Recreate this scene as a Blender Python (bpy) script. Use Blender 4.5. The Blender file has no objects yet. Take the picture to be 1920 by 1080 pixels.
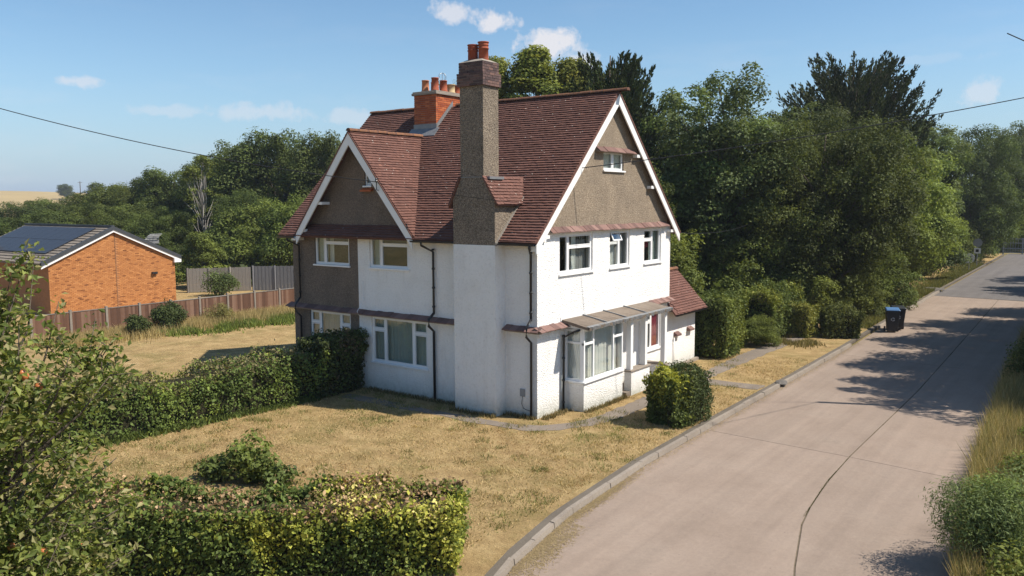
import bpy, math, random
import numpy as np
from mathutils import Vector, Matrix

sc = bpy.context.scene
COL = sc.collection
rad = math.radians

# ------------------------------------------------------------------ camera
CAM = Vector((13.630, -19.920, 6.449)); YAW, PITCH, ROLL = 0.63074, -0.10369, -0.00414
d = Vector((-math.sin(YAW)*math.cos(PITCH), math.cos(YAW)*math.cos(PITCH), math.sin(PITCH)))
r = Vector((math.cos(YAW), math.sin(YAW), 0)); u = r.cross(d)
r2 = r*math.cos(ROLL) + u*math.sin(ROLL); u2 = u*math.cos(ROLL) - r*math.sin(ROLL)
cd = bpy.data.cameras.new('camera'); cam = bpy.data.objects.new('camera', cd); COL.objects.link(cam)
cam.matrix_world = Matrix(((r2.x, u2.x, -d.x, CAM.x), (r2.y, u2.y, -d.y, CAM.y), (r2.z, u2.z, -d.z, CAM.z), (0, 0, 0, 1)))
cd.sensor_width = 36; cd.lens = 36*1550/1920; cd.clip_start = 0.1; cd.clip_end = 6000
sc.camera = cam

# ------------------------------------------------------------------ sky and sun
SUN_AZ, SUN_EL = rad(24), rad(52)          # azimuth measured from +X towards +Y
SKY_STRENGTH, SUN_STRENGTH, EXPOSURE = 0.097, 4.5, 0.64
world = bpy.data.worlds.new('World'); sc.world = world; world.use_nodes = True
wn, wl = world.node_tree.nodes, world.node_tree.links
for n in list(wn): wn.remove(n)
w_out = wn.new('ShaderNodeOutputWorld'); w_bg = wn.new('ShaderNodeBackground'); w_bg.inputs[1].default_value = SKY_STRENGTH
sky = wn.new('ShaderNodeTexSky'); sky.sky_type = 'NISHITA'; sky.sun_disc = False
sky.sun_elevation = SUN_EL; sky.sun_rotation = rad(90) - SUN_AZ
sky.air_density = 1.0; sky.dust_density = 0.3; sky.ozone_density = 3.0; sky.altitude = 50
world.cycles.sampling_method = 'MANUAL'; world.cycles.sample_map_resolution = 512
w_tc = wn.new('ShaderNodeTexCoord')
def wmath(op, a, b=None, c=None, clamp=False):
    n = wn.new('ShaderNodeMath'); n.operation = op; n.use_clamp = clamp
    for i, x in enumerate((a, b, c)):
        if x is None: continue
        if isinstance(x, (int, float)): n.inputs[i].default_value = x
        else: wl.new(x, n.inputs[i])
    return n.outputs[0]
def wnoise(scale, detail, rough, stretch=1.0):
    m = wn.new('ShaderNodeMapping'); m.inputs['Scale'].default_value = (1, 1, stretch); wl.new(w_tc.outputs['Generated'], m.inputs[0])
    n = wn.new('ShaderNodeTexNoise'); n.inputs['Scale'].default_value = scale; n.inputs['Detail'].default_value = detail
    n.inputs['Roughness'].default_value = rough; wl.new(m.outputs[0], n.inputs['Vector']); return n.outputs['Fac']
puff = wnoise(34, 6, 0.62); puff2 = wnoise(95, 4, 0.6); streak = wnoise(7, 6, 0.62, 4.0); veil = wnoise(3.0, 4, 0.5, 5.0)
def wdot(v):
    n = wn.new('ShaderNodeVectorMath'); n.operation = 'DOT_PRODUCT'; wl.new(w_tc.outputs['Generated'], n.inputs[0]); n.inputs[1].default_value = v; return n.outputs['Value']
cloud = None
# small fair-weather clouds: direction, half width, half height, density
for c, a, b, dens in [((-.6302, .7461, .2151), .021, .013, .75), ((-.5933, .7782, .2057), .028, .016, .9), ((-.5437, .82, .1787), .040, .021, .95),
                      ((-.515, .842, .160), .030, .016, .8), ((-.8858, .4463, .1277), .030, .007, .55), ((-.7913, .6028, .1027), .060, .012, .42),
                      ((-.8512, .5152, .1005), .055, .008, .32), ((-.1205, .9868, .1078), .022, .018, .5), ((-.7283, .6779, .0999), .030, .011, .40),
                      ((-.17, .9743, .1477), .070, .007, .16), ((.62, .72, .31), .09, .035, .8), ((-.93, -.2, .3), .10, .04, .8), ((.5, -.75, .42), .08, .04, .7)]:
    cv = Vector(c).normalized(); side = Vector((-cv.y, cv.x, 0)).normalized(); upv = cv.cross(side); upv = upv if upv.z > 0 else -upv
    du = wmath('DIVIDE', wdot(side), a); dv0 = wmath('SUBTRACT', wdot(upv), 0.0); dv = wmath('DIVIDE', dv0, b)
    front = wmath('GREATER_THAN', wdot(cv), 0.5)
    q = wmath('SQRT', wmath('ADD', wmath('MULTIPLY', du, du), wmath('MULTIPLY', dv, dv)))
    m = wmath('SUBTRACT', 1.0, q)
    m = wmath('ADD', m, wmath('MULTIPLY', wmath('SUBTRACT', puff, .5), 2.6))
    m = wmath('ADD', m, wmath('MULTIPLY', wmath('SUBTRACT', puff2, .5), .9))
    m = wmath('MULTIPLY', wmath('MULTIPLY', m, 1.6, clamp=True), dens); m = wmath('MULTIPLY', m, front)
    cloud = m if cloud is None else wmath('MAXIMUM', cloud, m)
elev = wn.new('ShaderNodeSeparateXYZ'); wl.new(w_tc.outputs['Generated'], elev.inputs[0])
low = wmath('SUBTRACT', 1.0, wmath('MULTIPLY', wmath('ABSOLUTE', elev.outputs['Z']), 3.6), clamp=True)
st = wmath('MULTIPLY', wmath('MULTIPLY', wmath('SUBTRACT', streak, .52), 2.2, clamp=True), wmath('MULTIPLY', low, .38))
st = wmath('ADD', st, wmath('MULTIPLY', wmath('MULTIPLY', veil, low), .16))
cloud = wmath('MAXIMUM', cloud, st)
w_mix = wn.new('ShaderNodeMixRGB')
hz_ = wmath('SUBTRACT', 1.0, wmath('MULTIPLY', wmath('ABSOLUTE', elev.outputs['Z']), 5.0), clamp=True); hz_ = wmath('MULTIPLY', wmath('MULTIPLY', hz_, hz_), .92)
w_sat = wn.new('ShaderNodeMixRGB'); w_sat.blend_type = 'MULTIPLY'; w_sat.inputs[0].default_value = 1.0; wl.new(sky.outputs[0], w_sat.inputs[1]); w_sat.inputs[2].default_value = (.785, .905, .930, 1)
w_hz = wn.new('ShaderNodeMixRGB'); wl.new(hz_, w_hz.inputs[0]); wl.new(w_sat.outputs[0], w_hz.inputs[1]); w_hz.inputs[2].default_value = (2.20, 2.95, 4.40, 1)   # pale blue haze of the low sky, all round
wl.new(cloud, w_mix.inputs[0]); wl.new(w_hz.outputs[0], w_mix.inputs[1]); w_mix.inputs[2].default_value = (5.4, 5.4, 5.7, 1)
wl.new(w_mix.outputs[0], w_bg.inputs[0]); wl.new(w_bg.outputs[0], w_out.inputs[0])

sd = bpy.data.lights.new('sun', 'SUN'); sun = bpy.data.objects.new('sun', sd); COL.objects.link(sun)
sd.energy = SUN_STRENGTH; sd.angle = rad(0.53); sd.color = (1.0, 0.93, 0.82)
sdir = Vector((math.cos(SUN_AZ)*math.cos(SUN_EL), math.sin(SUN_AZ)*math.cos(SUN_EL), math.sin(SUN_EL)))
sun.rotation_euler = sdir.to_track_quat('Z', 'Y').to_euler(); sun.location = (30, 10, 40)

sc.view_settings.view_transform = 'Standard'; sc.view_settings.look = 'None'; sc.view_settings.exposure = EXPOSURE; sc.view_settings.gamma = 1
sc.render.engine = 'CYCLES'
cy = sc.cycles; cy.max_bounces = 7; cy.diffuse_bounces = 3; cy.glossy_bounces = 3; cy.transmission_bounces = 4; cy.transparent_max_bounces = 8
cy.caustics_reflective = False; cy.caustics_refractive = False; cy.use_denoising = True
try: cy.denoiser = 'OPENIMAGEDENOISE'
except Exception: pass

# ------------------------------------------------------------------ node helpers and materials
def newmat(name):
    m = bpy.data.materials.new(name); m.use_nodes = True; nt = m.node_tree
    return m, nt, nt.nodes['Principled BSDF']
class NT:
    def __init__(s, nt): s.nt = nt; s.n = nt.nodes; s.l = nt.links
    def put(s, sock, x):
        if isinstance(x, (int, float)): sock.default_value = x
        elif isinstance(x, tuple): sock.default_value = x if len(x) == len(sock.default_value) else tuple(x) + (1,)
        else: s.l.new(x, sock)
    def coord(s, kind='Object'): return s.n.new('ShaderNodeTexCoord').outputs[kind]
    def noise(s, scale, detail=4, rough=.55, vec=None, stretch=None):
        n = s.n.new('ShaderNodeTexNoise'); n.inputs['Scale'].default_value = scale; n.inputs['Detail'].default_value = detail; n.inputs['Roughness'].default_value = rough
        v = vec if vec is not None else s.coord()
        if stretch:
            mp = s.n.new('ShaderNodeMapping'); mp.inputs['Scale'].default_value = stretch; s.l.new(v, mp.inputs[0]); v = mp.outputs[0]
        s.l.new(v, n.inputs['Vector']); return n.outputs['Fac']
    def voro(s, scale, out='Distance', feature='F1', stretch=None):
        n = s.n.new('ShaderNodeTexVoronoi'); n.feature = feature; n.inputs['Scale'].default_value = scale
        v = s.coord()
        if stretch:
            mp = s.n.new('ShaderNodeMapping'); mp.inputs['Scale'].default_value = stretch; s.l.new(v, mp.inputs[0]); v = mp.outputs[0]
        s.l.new(v, n.inputs['Vector']); return n.outputs[out]
    def math(s, op, a, b=0.0, clamp=False):
        n = s.n.new('ShaderNodeMath'); n.operation = op; n.use_clamp = clamp; s.put(n.inputs[0], a); s.put(n.inputs[1], b); return n.outputs[0]
    def ramp(s, f, stops):
        n = s.n.new('ShaderNodeValToRGB'); e = n.color_ramp.elements
        while len(e) < len(stops): e.new(.5)
        for k, (pos, c) in zip(e, stops): k.position = pos; k.color = (c if isinstance(c, tuple) else (c, c, c))[:3] + (1,)
        s.put(n.inputs[0], f); return n.outputs['Color']
    def mix(s, f, a, b, mode='MIX'):
        n = s.n.new('ShaderNodeMixRGB'); n.blend_type = mode; s.put(n.inputs[0], f); s.put(n.inputs[1], a); s.put(n.inputs[2], b); return n.outputs[0]
    def bump(s, h, dist=.02, strength=1.0):
        n = s.n.new('ShaderNodeBump'); n.inputs['Distance'].default_value = dist; n.inputs['Strength'].default_value = strength; s.put(n.inputs['Height'], h); return n.outputs[0]
    def attr(s, name='tint'):
        n = s.n.new('ShaderNodeAttribute'); n.attribute_name = name; return n.outputs['Color']
    def rand(s): return s.n.new('ShaderNodeObjectInfo').outputs['Random']
    def sep(s, v, ax):
        n = s.n.new('ShaderNodeSeparateXYZ'); s.l.new(v, n.inputs[0]); return n.outputs[ax]
def finish(N, b, col, rough=.85, bump=None, spec=.3, metal=0.0):
    N.put(b.inputs['Base Color'], col); N.put(b.inputs['Roughness'], rough); b.inputs['Specular IOR Level'].default_value = spec; b.inputs['Metallic'].default_value = metal
    if bump is not None: N.l.new(bump, b.inputs['Normal'])
M = {}
def plain(key, col, rough=.6, spec=.4, metal=0.0, var=.12, scale=6, bump=0.0, bscale=60):
    m, nt, b = newmat(key); N = NT(nt)
    c = N.mix(N.noise(scale, 5), tuple(x*(1-var) for x in col), tuple(min(1, x*(1+var)) for x in col))
    finish(N, b, c, rough, N.bump(N.noise(bscale, 3), bump) if bump else None, spec, metal); M[key] = m; return m

def mat_render():      # white painted roughcast
    m, nt, b = newmat('white_roughcast'); N = NT(nt)
    base = N.ramp(N.noise(1.1, 6, .6), [(.25, (.82, .795, .76)), (.5, (.89, .87, .84)), (.75, (.91, .895, .87))])
    spk = N.ramp(N.noise(15, 5, .75), [(.30, (.62, .61, .60)), (.48, (1, 1, 1))]); base = N.mix(.42, base, spk, 'MULTIPLY')
    z = N.sep(N.coord(), 'Z')
    foot = N.math('SUBTRACT', 1.0, N.math('MULTIPLY', z, 1.15), True)
    foot = N.math('MULTIPLY', N.math('MULTIPLY', foot, foot), N.math('MULTIPLY', N.noise(5, 6, .7), 1.7), True)
    base = N.mix(N.math('MULTIPLY', foot, .8), base, (.30, .31, .24))
    stain = N.math('MULTIPLY', N.math('SUBTRACT', N.noise(1.6, 7, .7, stretch=(1.6, 1.6, .22)), .56, True), 3.4, True)
    base = N.mix(N.math('MULTIPLY', stain, .42), base, (.46, .43, .37))
    h = N.math('ADD', N.noise(17, 4, .6), N.math('MULTIPLY', N.voro(33), .7))
    finish(N, b, base, .9, N.bump(h, .03, .9), .2); M['render'] = m
def mat_pebble(key, tones, fine=42):
    m, nt, b = newmat(key); N = NT(nt)
    c = N.ramp(N.voro(fine, 'Color'), [(.1, tones[0]), (.45, tones[1]), (.75, tones[2]), (.95, tones[3])])
    c = N.mix(.75, c, N.ramp(N.noise(1.3, 6, .65), [(.3, (.72, .72, .72)), (.7, (1.12, 1.1, 1.06))]), 'MULTIPLY')
    c = N.mix(N.math('MULTIPLY', N.math('SUBTRACT', N.noise(2.2, 6, .7, stretch=(1.5, 1.5, .25)), .55, True), 2.5, True), c, tuple(t*.62 for t in tones[1]))
    h = N.math('ADD', N.voro(fine), N.noise(16, 4))
    finish(N, b, c, .92, N.bump(h, .03, 1.0), .2); M[key] = m
def mat_tile(key, a, bcol, c3, lichen=.5, orange=0.0, attr=True):
    m, nt, b = newmat(key); N = NT(nt)
    f = N.attr() if attr else N.rand()
    c = N.ramp(f, [(0, a), (.5, bcol), (1, c3)])
    c = N.mix(.45, c, N.ramp(N.noise(1.0, 6, .6), [(.3, (.75, .75, .75)), (.7, (1.15, 1.15, 1.15))]), 'MULTIPLY')
    c = N.mix(.5, c, N.ramp(N.noise(60, 3, .7), [(.3, (.7, .7, .7)), (.7, (1.2, 1.2, 1.2))]), 'MULTIPLY')
    spot = N.math('LESS_THAN', N.math('ADD', N.voro(5.5), N.math('MULTIPLY', N.noise(30, 2), .11)), .165)
    spot = N.math('MULTIPLY', spot, N.math('GREATER_THAN', N.noise(1.7, 3), .50))
    c = N.mix(N.math('MULTIPLY', spot, lichen), c, (.55, .52, .46))
    if orange:
        o = N.math('MULTIPLY', N.math('SUBTRACT', N.noise(2.3, 6, .7), .50, True), 6.0, True); c = N.mix(N.math('MULTIPLY', o, orange), c, (.36, .15, .03))
    finish(N, b, c, .85, N.bump(N.noise(45, 4), .006), .25); M[key] = m
def mat_piece(key, stops, rough=.85, attr=False, bscale=40, bump=.006, grime=.5):
    m, nt, b = newmat(key); N = NT(nt)
    c = N.ramp(N.attr() if attr else N.rand(), stops)
    c = N.mix(grime, c, N.ramp(N.noise(9, 6, .7), [(.3, (.62, .62, .62)), (.7, (1.15, 1.15, 1.15))]), 'MULTIPLY')
    finish(N, b, c, rough, N.bump(N.noise(bscale, 4), bump), .25); M[key] = m
def mat_wood(key, stops):
    m, nt, b = newmat(key); N = NT(nt)
    g = N.noise(9, 6, .65, stretch=(6, 6, .35))
    c = N.ramp(N.math('ADD', N.math('MULTIPLY', g, .6), N.math('MULTIPLY', N.rand(), .45)), stops)
    finish(N, b, c, .85, N.bump(g, .006), .2); M[key] = m
def mat_leaf(key, trans=.28, rough=.5, vary=.22, spec=.35):
    m, nt, b = newmat(key); N = NT(nt)
    a = N.attr(); rnd = N.rand()
    hs = N.n.new('ShaderNodeHueSaturation'); N.l.new(a, hs.inputs['Color'])
    N.l.new(N.math('ADD', .488, N.math('MULTIPLY', rnd, .024)), hs.inputs['Hue'])
    N.l.new(N.math('ADD', 1-vary/2, N.math('MULTIPLY', N.math('FRACT', N.math('MULTIPLY', rnd, 7.31)), vary)), hs.inputs['Value'])
    c = hs.outputs[0]
    finish(N, b, c, rough, None, spec)
    tr = N.n.new('ShaderNodeBsdfTranslucent'); N.l.new(N.mix(.55, c, (1.35, 1.25, .45), 'MULTIPLY'), tr.inputs[0])
    mx = N.n.new('ShaderNodeMixShader'); mx.inputs[0].default_value = trans
    N.l.new(b.outputs[0], mx.inputs[1]); N.l.new(tr.outputs[0], mx.inputs[2]); N.l.new(mx.outputs[0], nt.nodes['Material Output'].inputs[0]); M[key] = m
def mat_lawn():
    m, nt, b = newmat('dry_lawn'); N = NT(nt)
    c = N.ramp(N.noise(1.5, 8, .7), [(.25, (.235, .155, .072)), (.5, (.385, .268, .126)), (.75, (.54, .395, .20))])
    straw = N.noise(22, 5, .8); c = N.mix(.8, c, N.ramp(straw, [(.22, (.35, .33, .29)), (.5, (.98, .98, .98)), (.78, (1.5, 1.46, 1.38))]), 'MULTIPLY')
    g = N.math('MULTIPLY', N.math('SUBTRACT', N.noise(.6, 8, .72), .48, True), 5.0, True); g = N.math('MULTIPLY', g, N.ramp(N.noise(14, 4, .7), [(.35, .25), (.65, 1.0)]))
    c = N.mix(N.math('MULTIPLY', g, .85), c, (.135, .135, .038))
    p = N.math('MULTIPLY', N.math('SUBTRACT', N.noise(2.4, 6, .7), .60, True), 5.0, True); c = N.mix(N.math('MULTIPLY', p, .5), c, (.30, .17, .085))
    finish(N, b, c, .95, N.bump(N.math('ADD', N.noise(55, 4, .7), N.noise(9, 4)), .04), .1); M['lawn'] = m
def mat_ground():
    m, nt, b = newmat('rough_grassland'); N = NT(nt)
    c = N.ramp(N.noise(.12, 8, .65), [(.3, (.10, .10, .035)), (.5, (.24, .19, .085)), (.7, (.33, .25, .12))])
    c = N.mix(.7, c, N.ramp(N.noise(6, 5, .7), [(.25, (.6, .6, .6)), (.75, (1.3, 1.3, 1.3))]), 'MULTIPLY')
    finish(N, b, c, .95, N.bump(N.noise(8, 4), .08), .1); M['ground'] = m
def mat_concrete(key, tones, joint=0.0, bump=.006, fine=90):
    m, nt, b = newmat(key); N = NT(nt)
    c = N.ramp(N.noise(.55, 9, .74), [(.2, tones[0]), (.5, tones[1]), (.8, tones[2])])
    c = N.mix(.8, c, N.ramp(N.noise(.8, 6, .65, stretch=(2.2, .06, 1)), [(.3, (.80, .795, .79)), (.7, (1.10, 1.09, 1.08))]), 'MULTIPLY')
    c = N.mix(.5, c, N.ramp(N.noise(14, 5, .7), [(.3, (.82, .82, .82)), (.7, (1.14, 1.14, 1.14))]), 'MULTIPLY')
    c = N.mix(.6, c, N.ramp(N.noise(fine, 3, .75), [(.25, (.55, .55, .55)), (.5, (1, 1, 1)), (.75, (1.35, 1.35, 1.35))]), 'MULTIPLY')
    sp = N.math('LESS_THAN', N.math('ADD', N.voro(2.1), N.math('MULTIPLY', N.noise(25, 2), .05)), .052); c = N.mix(N.math('MULTIPLY', sp, .6), c, tuple(t*.35 for t in tones[0]))
    c = N.mix(N.math('MULTIPLY', N.math('SUBTRACT', N.noise(1.1, 8, .78), .56, True), 2.6, True), c, tuple(t*.66 for t in tones[0]))
    c = N.mix(.25, c, N.ramp(N.rand(), [(0, (.86, .86, .86)), (1, (1.1, 1.07, 1.05))]), 'MULTIPLY')
    finish(N, b, c, .9, N.bump(N.noise(fine, 4, .7), bump), .25); M[key] = m
def mat_glass():
    m, nt, b = newmat('window_glass'); N = NT(nt)
    g = N.n.new('ShaderNodeBsdfGlossy'); g.inputs['Roughness'].default_value = .015; g.inputs[0].default_value = (.95, .97, 1, 1)
    N.l.new(N.bump(N.noise(1.3, 2), .012, .5), g.inputs['Normal'])
    t = N.n.new('ShaderNodeBsdfTransparent'); t.inputs[0].default_value = (.91, .93, .92, 1)
    f = N.n.new('ShaderNodeLayerWeight'); f.inputs[0].default_value = .5
    mx = N.n.new('ShaderNodeMixShader'); N.l.new(N.math('ADD', N.math('MULTIPLY', N.math('POWER', f.outputs['Facing'], 4.0), .9), .07, True), mx.inputs[0]); N.l.new(t.outputs[0], mx.inputs[1]); N.l.new(g.outputs[0], mx.inputs[2])
    N.l.new(mx.outputs[0], nt.nodes['Material Output'].inputs[0]); M['glass'] = m
def mat_solar():
    m, nt, b = newmat('solar_cells'); N = NT(nt)
    c = N.mix(N.noise(3, 3), (.022, .025, .034), (.034, .038, .050)); gx = N.math('LESS_THAN', N.math('FRACT', N.math('MULTIPLY', N.sep(N.coord(), 'X'), 5.7)), .06); gy_ = N.math('LESS_THAN', N.math('FRACT', N.math('MULTIPLY', N.sep(N.coord(), 'Y'), 6.2)), .06); c = N.mix(N.math('MULTIPLY', N.math('MAXIMUM', gx, gy_), .35), c, (.16, .17, .18)); finish(N, b, c, .40, None, .25); M['solar'] = m
mat_render(); mat_lawn(); mat_ground(); mat_glass(); mat_solar()
mat_pebble('pebble', [(.23, .175, .128), (.355, .28, .205), (.45, .365, .275), (.58, .49, .385)], 60)
mat_pebble('pebble_dark', [(.15, .115, .090), (.235, .185, .145), (.30, .24, .19), (.39, .325, .265)], 58)
mat_pebble('pebble_stack', [(.125, .10, .080), (.245, .20, .155), (.34, .28, .215), (.46, .39, .31)], 44)
mat_tile('roof_tile', (.114, .056, .045), (.154, .074, .057), (.212, .099, .073), .8)
mat_tile('ridge_tile', (.12, .062, .045), (.155, .075, .052), (.20, .10, .06), .5, .40, False)
mat_tile('hood_tile', (.135, .080, .070), (.185, .105, .088), (.25, .155, .132), .4, 0, False)
mat_tile('bungalow_tile', (.16, .135, .11), (.22, .185, .15), (.29, .245, .20), .2)
mat_piece('red_brick', [(0, (.30, .070, .028)), (.5, (.42, .105, .038)), (1, (.52, .16, .06))])
mat_piece('blue_brick', [(0, (.075, .050, .050)), (.5, (.125, .080, .075)), (1, (.20, .115, .095))])
mat_piece('orange_brick', [(0, (.20, .075, .03)), (.12, (.36, .145, .05)), (.5, (.455, .19, .066)), (1, (.55, .25, .092))], attr=True, grime=.35)
mat_piece('clay_pot', [(0, (.30, .075, .04)), (.6, (.42, .13, .065)), (1, (.50, .20, .10))], grime=.7)
mat_wood('fence_board', [(.25, (.085, .045, .03)), (.55, (.15, .078, .05)), (.8, (.24, .15, .105))])
mat_wood('grey_board', [(.25, (.14, .125, .115)), (.55, (.22, .20, .18)), (.8, (.32, .29, .26))])
mat_concrete('road_concrete', [(.228, .174, .136), (.280, .218, .174), (.330, .265, .214)])
mat_concrete('path_concrete', [(.15, .125, .10), (.205, .17, .138), (.27, .23, .19)])
mat_concrete('kerb_concrete', [(.19, .16, .13), (.27, .23, .19), (.36, .315, .26)], fine=60)
mat_concrete('haunch', [(.095, .080, .062), (.135, .115, .092), (.18, .155, .125)])
mat_concrete('tarmac', [(.10, .092, .088), (.14, .128, .122), (.185, .17, .16)])
mat_concrete('canopy_felt', [(.115, .092, .072), (.18, .145, .115), (.25, .21, .17)], fine=45)
plain('white_paint', (.80, .79, .77), .45, .4, var=.05, scale=3)
plain('upvc', (.82, .82, .82), .35, .45, var=.03)
plain('black_pipe', (.018, .018, .020), .35, .5, var=.3)
plain('lead', (.22, .225, .23), .5, .4, .3, var=.3)
plain('mortar', (.30, .265, .225), .95, .1, var=.25, bump=.01)
plain('soil', (.065, .052, .035), .95, .1, var=.5, scale=9, bump=.02)
plain('joint_dirt', (.13, .105, .075), .95, .1, var=.5, scale=6)
plain('interior', (.10, .09, .08), .9, .1)
plain('floorboard', (.06, .042, .03), .7, .2)
plain('bark', (.105, .085, .065), .95, .1, var=.4, scale=14, bump=.03, bscale=22)
plain('birch_bark', (.34, .31, .28), .85, .2, var=.3, scale=12)
plain('twig', (.085, .062, .042), .95, .1, var=.45, scale=20)
plain('hedge_core', (.032, .030, .016), .95, .05, var=.5, scale=12, bump=.05, bscale=20)
plain('net_curtain', (.80, .79, .74), .9, .1, var=.08)
plain('green_curtain', (.42, .47, .43), .9, .1, var=.12)
plain('grey_curtain', (.34, .33, .32), .9, .1, var=.15)
plain('red_blind', (.36, .045, .065), .8, .2, var=.1)
plain('bin_plastic', (.020, .022, .026), .45, .4, var=.2)
plain('bin_lid_blue', (.07, .16, .32), .45, .4, var=.1)
plain('tyre', (.012, .012, .012), .8, .2)
plain('gal_steel', (.30, .31, .32), .45, .5, .6)
plain('sign_white', (.70, .70, .70), .4, .4, var=.04)
plain('sign_grey', (.26, .27, .28), .5, .4)
plain('black_print', (.02, .02, .02), .6, .3)
plain('white_print', (.38, .40, .42), .6, .3)
plain('wire', (.02, .02, .022), .6, .3)
plain('stone', (.13, .118, .105), .9, .2, var=.35, bump=.03, bscale=14)
plain('straw', (.42, .32, .18), .95, .1, var=.3, scale=20)
plain('apple', (.42, .14, .05), .4, .5, var=.5, scale=14)
plain('slate_edge', (.045, .05, .058), .6, .4)
plain('sack', (.03, .03, .033), .7, .3)
mat_leaf('leaf', .36, .62, .25, .16); mat_leaf('needle', .12, .7, .25, .15); mat_leaf('grass_blade', .3, .8, .1, .15); mat_leaf('hedge_leaf', .28, .6, .06, .18); mat_leaf('apple_leaf', .48, .5, .05, .25)

# ------------------------------------------------------------------ mesh helpers
class MB:
    def __init__(s, f=None): s.v = []; s.f = []; s.t = f
    def add(s, vs, fs):
        o = len(s.v); s.v += [s.t(*p) if s.t else tuple(p) for p in vs]; s.f += [tuple(i+o for i in q) for q in fs]; return s
    def box(s, x0, x1, y0, y1, z0, z1):
        return s.add([(x0, y0, z0), (x1, y0, z0), (x1, y1, z0), (x0, y1, z0), (x0, y0, z1), (x1, y0, z1), (x1, y1, z1), (x0, y1, z1)],
                     [(0, 3, 2, 1), (4, 5, 6, 7), (0, 1, 5, 4), (1, 2, 6, 5), (2, 3, 7, 6), (3, 0, 4, 7)])
    def hexa(s, p): # 8 points: bottom 4, top 4
        return s.add(p, [(0, 3, 2, 1), (4, 5, 6, 7), (0, 1, 5, 4), (1, 2, 6, 5), (2, 3, 7, 6), (3, 0, 4, 7)])
    def slab(s, quad, off):   # thick quad: four corner points and an offset vector
        q = [Vector(p) for p in quad]; o = Vector(off); return s.hexa([tuple(p+o) for p in q] + [tuple(p) for p in q])
    def prism(s, poly, fn, a, b): # polygon in 2d, extruded between a and b; fn(u,v,w)->xyz
        n = len(poly); vs = [fn(p[0], p[1], a) for p in poly] + [fn(p[0], p[1], b) for p in poly]
        return s.add(vs, [tuple(range(n))[::-1], tuple(range(n, 2*n))] + [(i, (i+1) % n, n+(i+1) % n, n+i) for i in range(n)])
    def tube(s, pts, rr, n=8, cap=True):
        pts = [Vector(p) for p in pts]; rr = rr if isinstance(rr, (list, tuple)) else [rr]*len(pts); vs = []; fs = []
        for i, p in enumerate(pts):
            t = (pts[min(i+1, len(pts)-1)] - pts[max(i-1, 0)]).normalized(); a = t.orthogonal().normalized() if abs(t.z) > .99 else Vector((0, 0, 1)).cross(t).normalized(); b = t.cross(a)
            for k in range(n):
                an = 2*math.pi*k/n; vs.append(tuple(p + (a*math.cos(an) + b*math.sin(an))*rr[i]))
        for i in range(len(pts)-1):
            for k in range(n): fs.append((i*n+k, i*n+(k+1) % n, (i+1)*n+(k+1) % n, (i+1)*n+k))
        if cap: fs += [tuple(range(n))[::-1], tuple(range((len(pts)-1)*n, len(pts)*n))]
        return s.add(vs, fs)
    def lathe(s, c, prof, n=16):
        vs = []; fs = []
        for rr, z in prof:
            for k in range(n): an = 2*math.pi*k/n; vs.append((c[0]+rr*math.cos(an), c[1]+rr*math.sin(an), c[2]+z))
        m = len(prof)
        for i in range(m-1):
            for k in range(n): fs.append((i*n+k, i*n+(k+1) % n, (i+1)*n+(k+1) % n, (i+1)*n+k))
        fs += [tuple(range(n))[::-1], tuple(range((m-1)*n, m*n))]
        return s.add(vs, fs)
    def mesh(s, name, smooth=False):
        me = bpy.data.meshes.new(name); me.from_pydata(s.v, [], s.f); me.update()
        if smooth: me.polygons.foreach_set('use_smooth', [True]*len(me.polygons))
        return me
ORG = {}
def link(o, parent=None, world=(0, 0, 0)):
    COL.objects.link(o); w = Vector(world); ORG[o.name] = w
    if parent is not None: o.parent = parent; o.location = w - ORG[parent.name]
    else: o.location = w
    return o
def tag(o, label=None, cat=None, group=None, kind=None):
    for k, x in (('label', label), ('category', cat), ('group', group), ('kind', kind)):
        if x: o[k] = x
    return o
def thing(name, label, cat, loc, group=None): return tag(link(bpy.data.objects.new(name, None), None, loc), label, cat, group)
def part(name, mb, mat, parent=None, smooth=False, kind=None, label=None, bevel=0.0):
    me = mb.mesh(name, smooth) if isinstance(mb, MB) else mb
    if mat is not None: me.materials.append(M[mat])
    o = link(bpy.data.objects.new(name, me), parent)
    if bevel: md = o.modifiers.new('bevel', 'BEVEL'); md.width = bevel; md.segments = 2; md.limit_method = 'ANGLE'
    return tag(o, label, None, None, kind)
def piece(name, me, parent, loc, rot=(0, 0, 0), scale=(1, 1, 1)):
    o = link(bpy.data.objects.new(name, me), parent, loc); o.rotation_euler = rot; o.scale = scale; return o
def shared(name, mb, mat, smooth=False):
    me = mb.mesh(name, smooth); me.materials.append(M[mat]); return me
def structure(name, mb, mat, smooth=False): return part(name, mb, mat, None, smooth, 'structure')
def set_tint(me, cols):
    a = me.attributes.new('tint', 'FLOAT_COLOR', 'FACE'); c = np.ones((len(cols), 4), np.float32); cols = np.asarray(cols, np.float32)
    c[:, :3] = cols if cols.ndim == 2 else cols[:, None]; a.data.foreach_set('color', c.ravel())
def np_mesh(name, V, nper, mat, tint=None, smooth=False):   # V: (N*nper,3) separate faces of nper corners
    n = len(V)//nper; me = bpy.data.meshes.new(name)
    me.vertices.add(len(V)); me.vertices.foreach_set('co', np.ascontiguousarray(V, np.float32).ravel())
    me.loops.add(len(V)); me.loops.foreach_set('vertex_index', np.arange(len(V), dtype=np.int32))
    me.polygons.add(n); me.polygons.foreach_set('loop_start', np.arange(0, len(V), nper, dtype=np.int32)); 
    me.update(calc_edges=True); me.validate()
    if tint is not None: set_tint(me, tint)
    me.materials.append(M[mat]); return me

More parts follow.
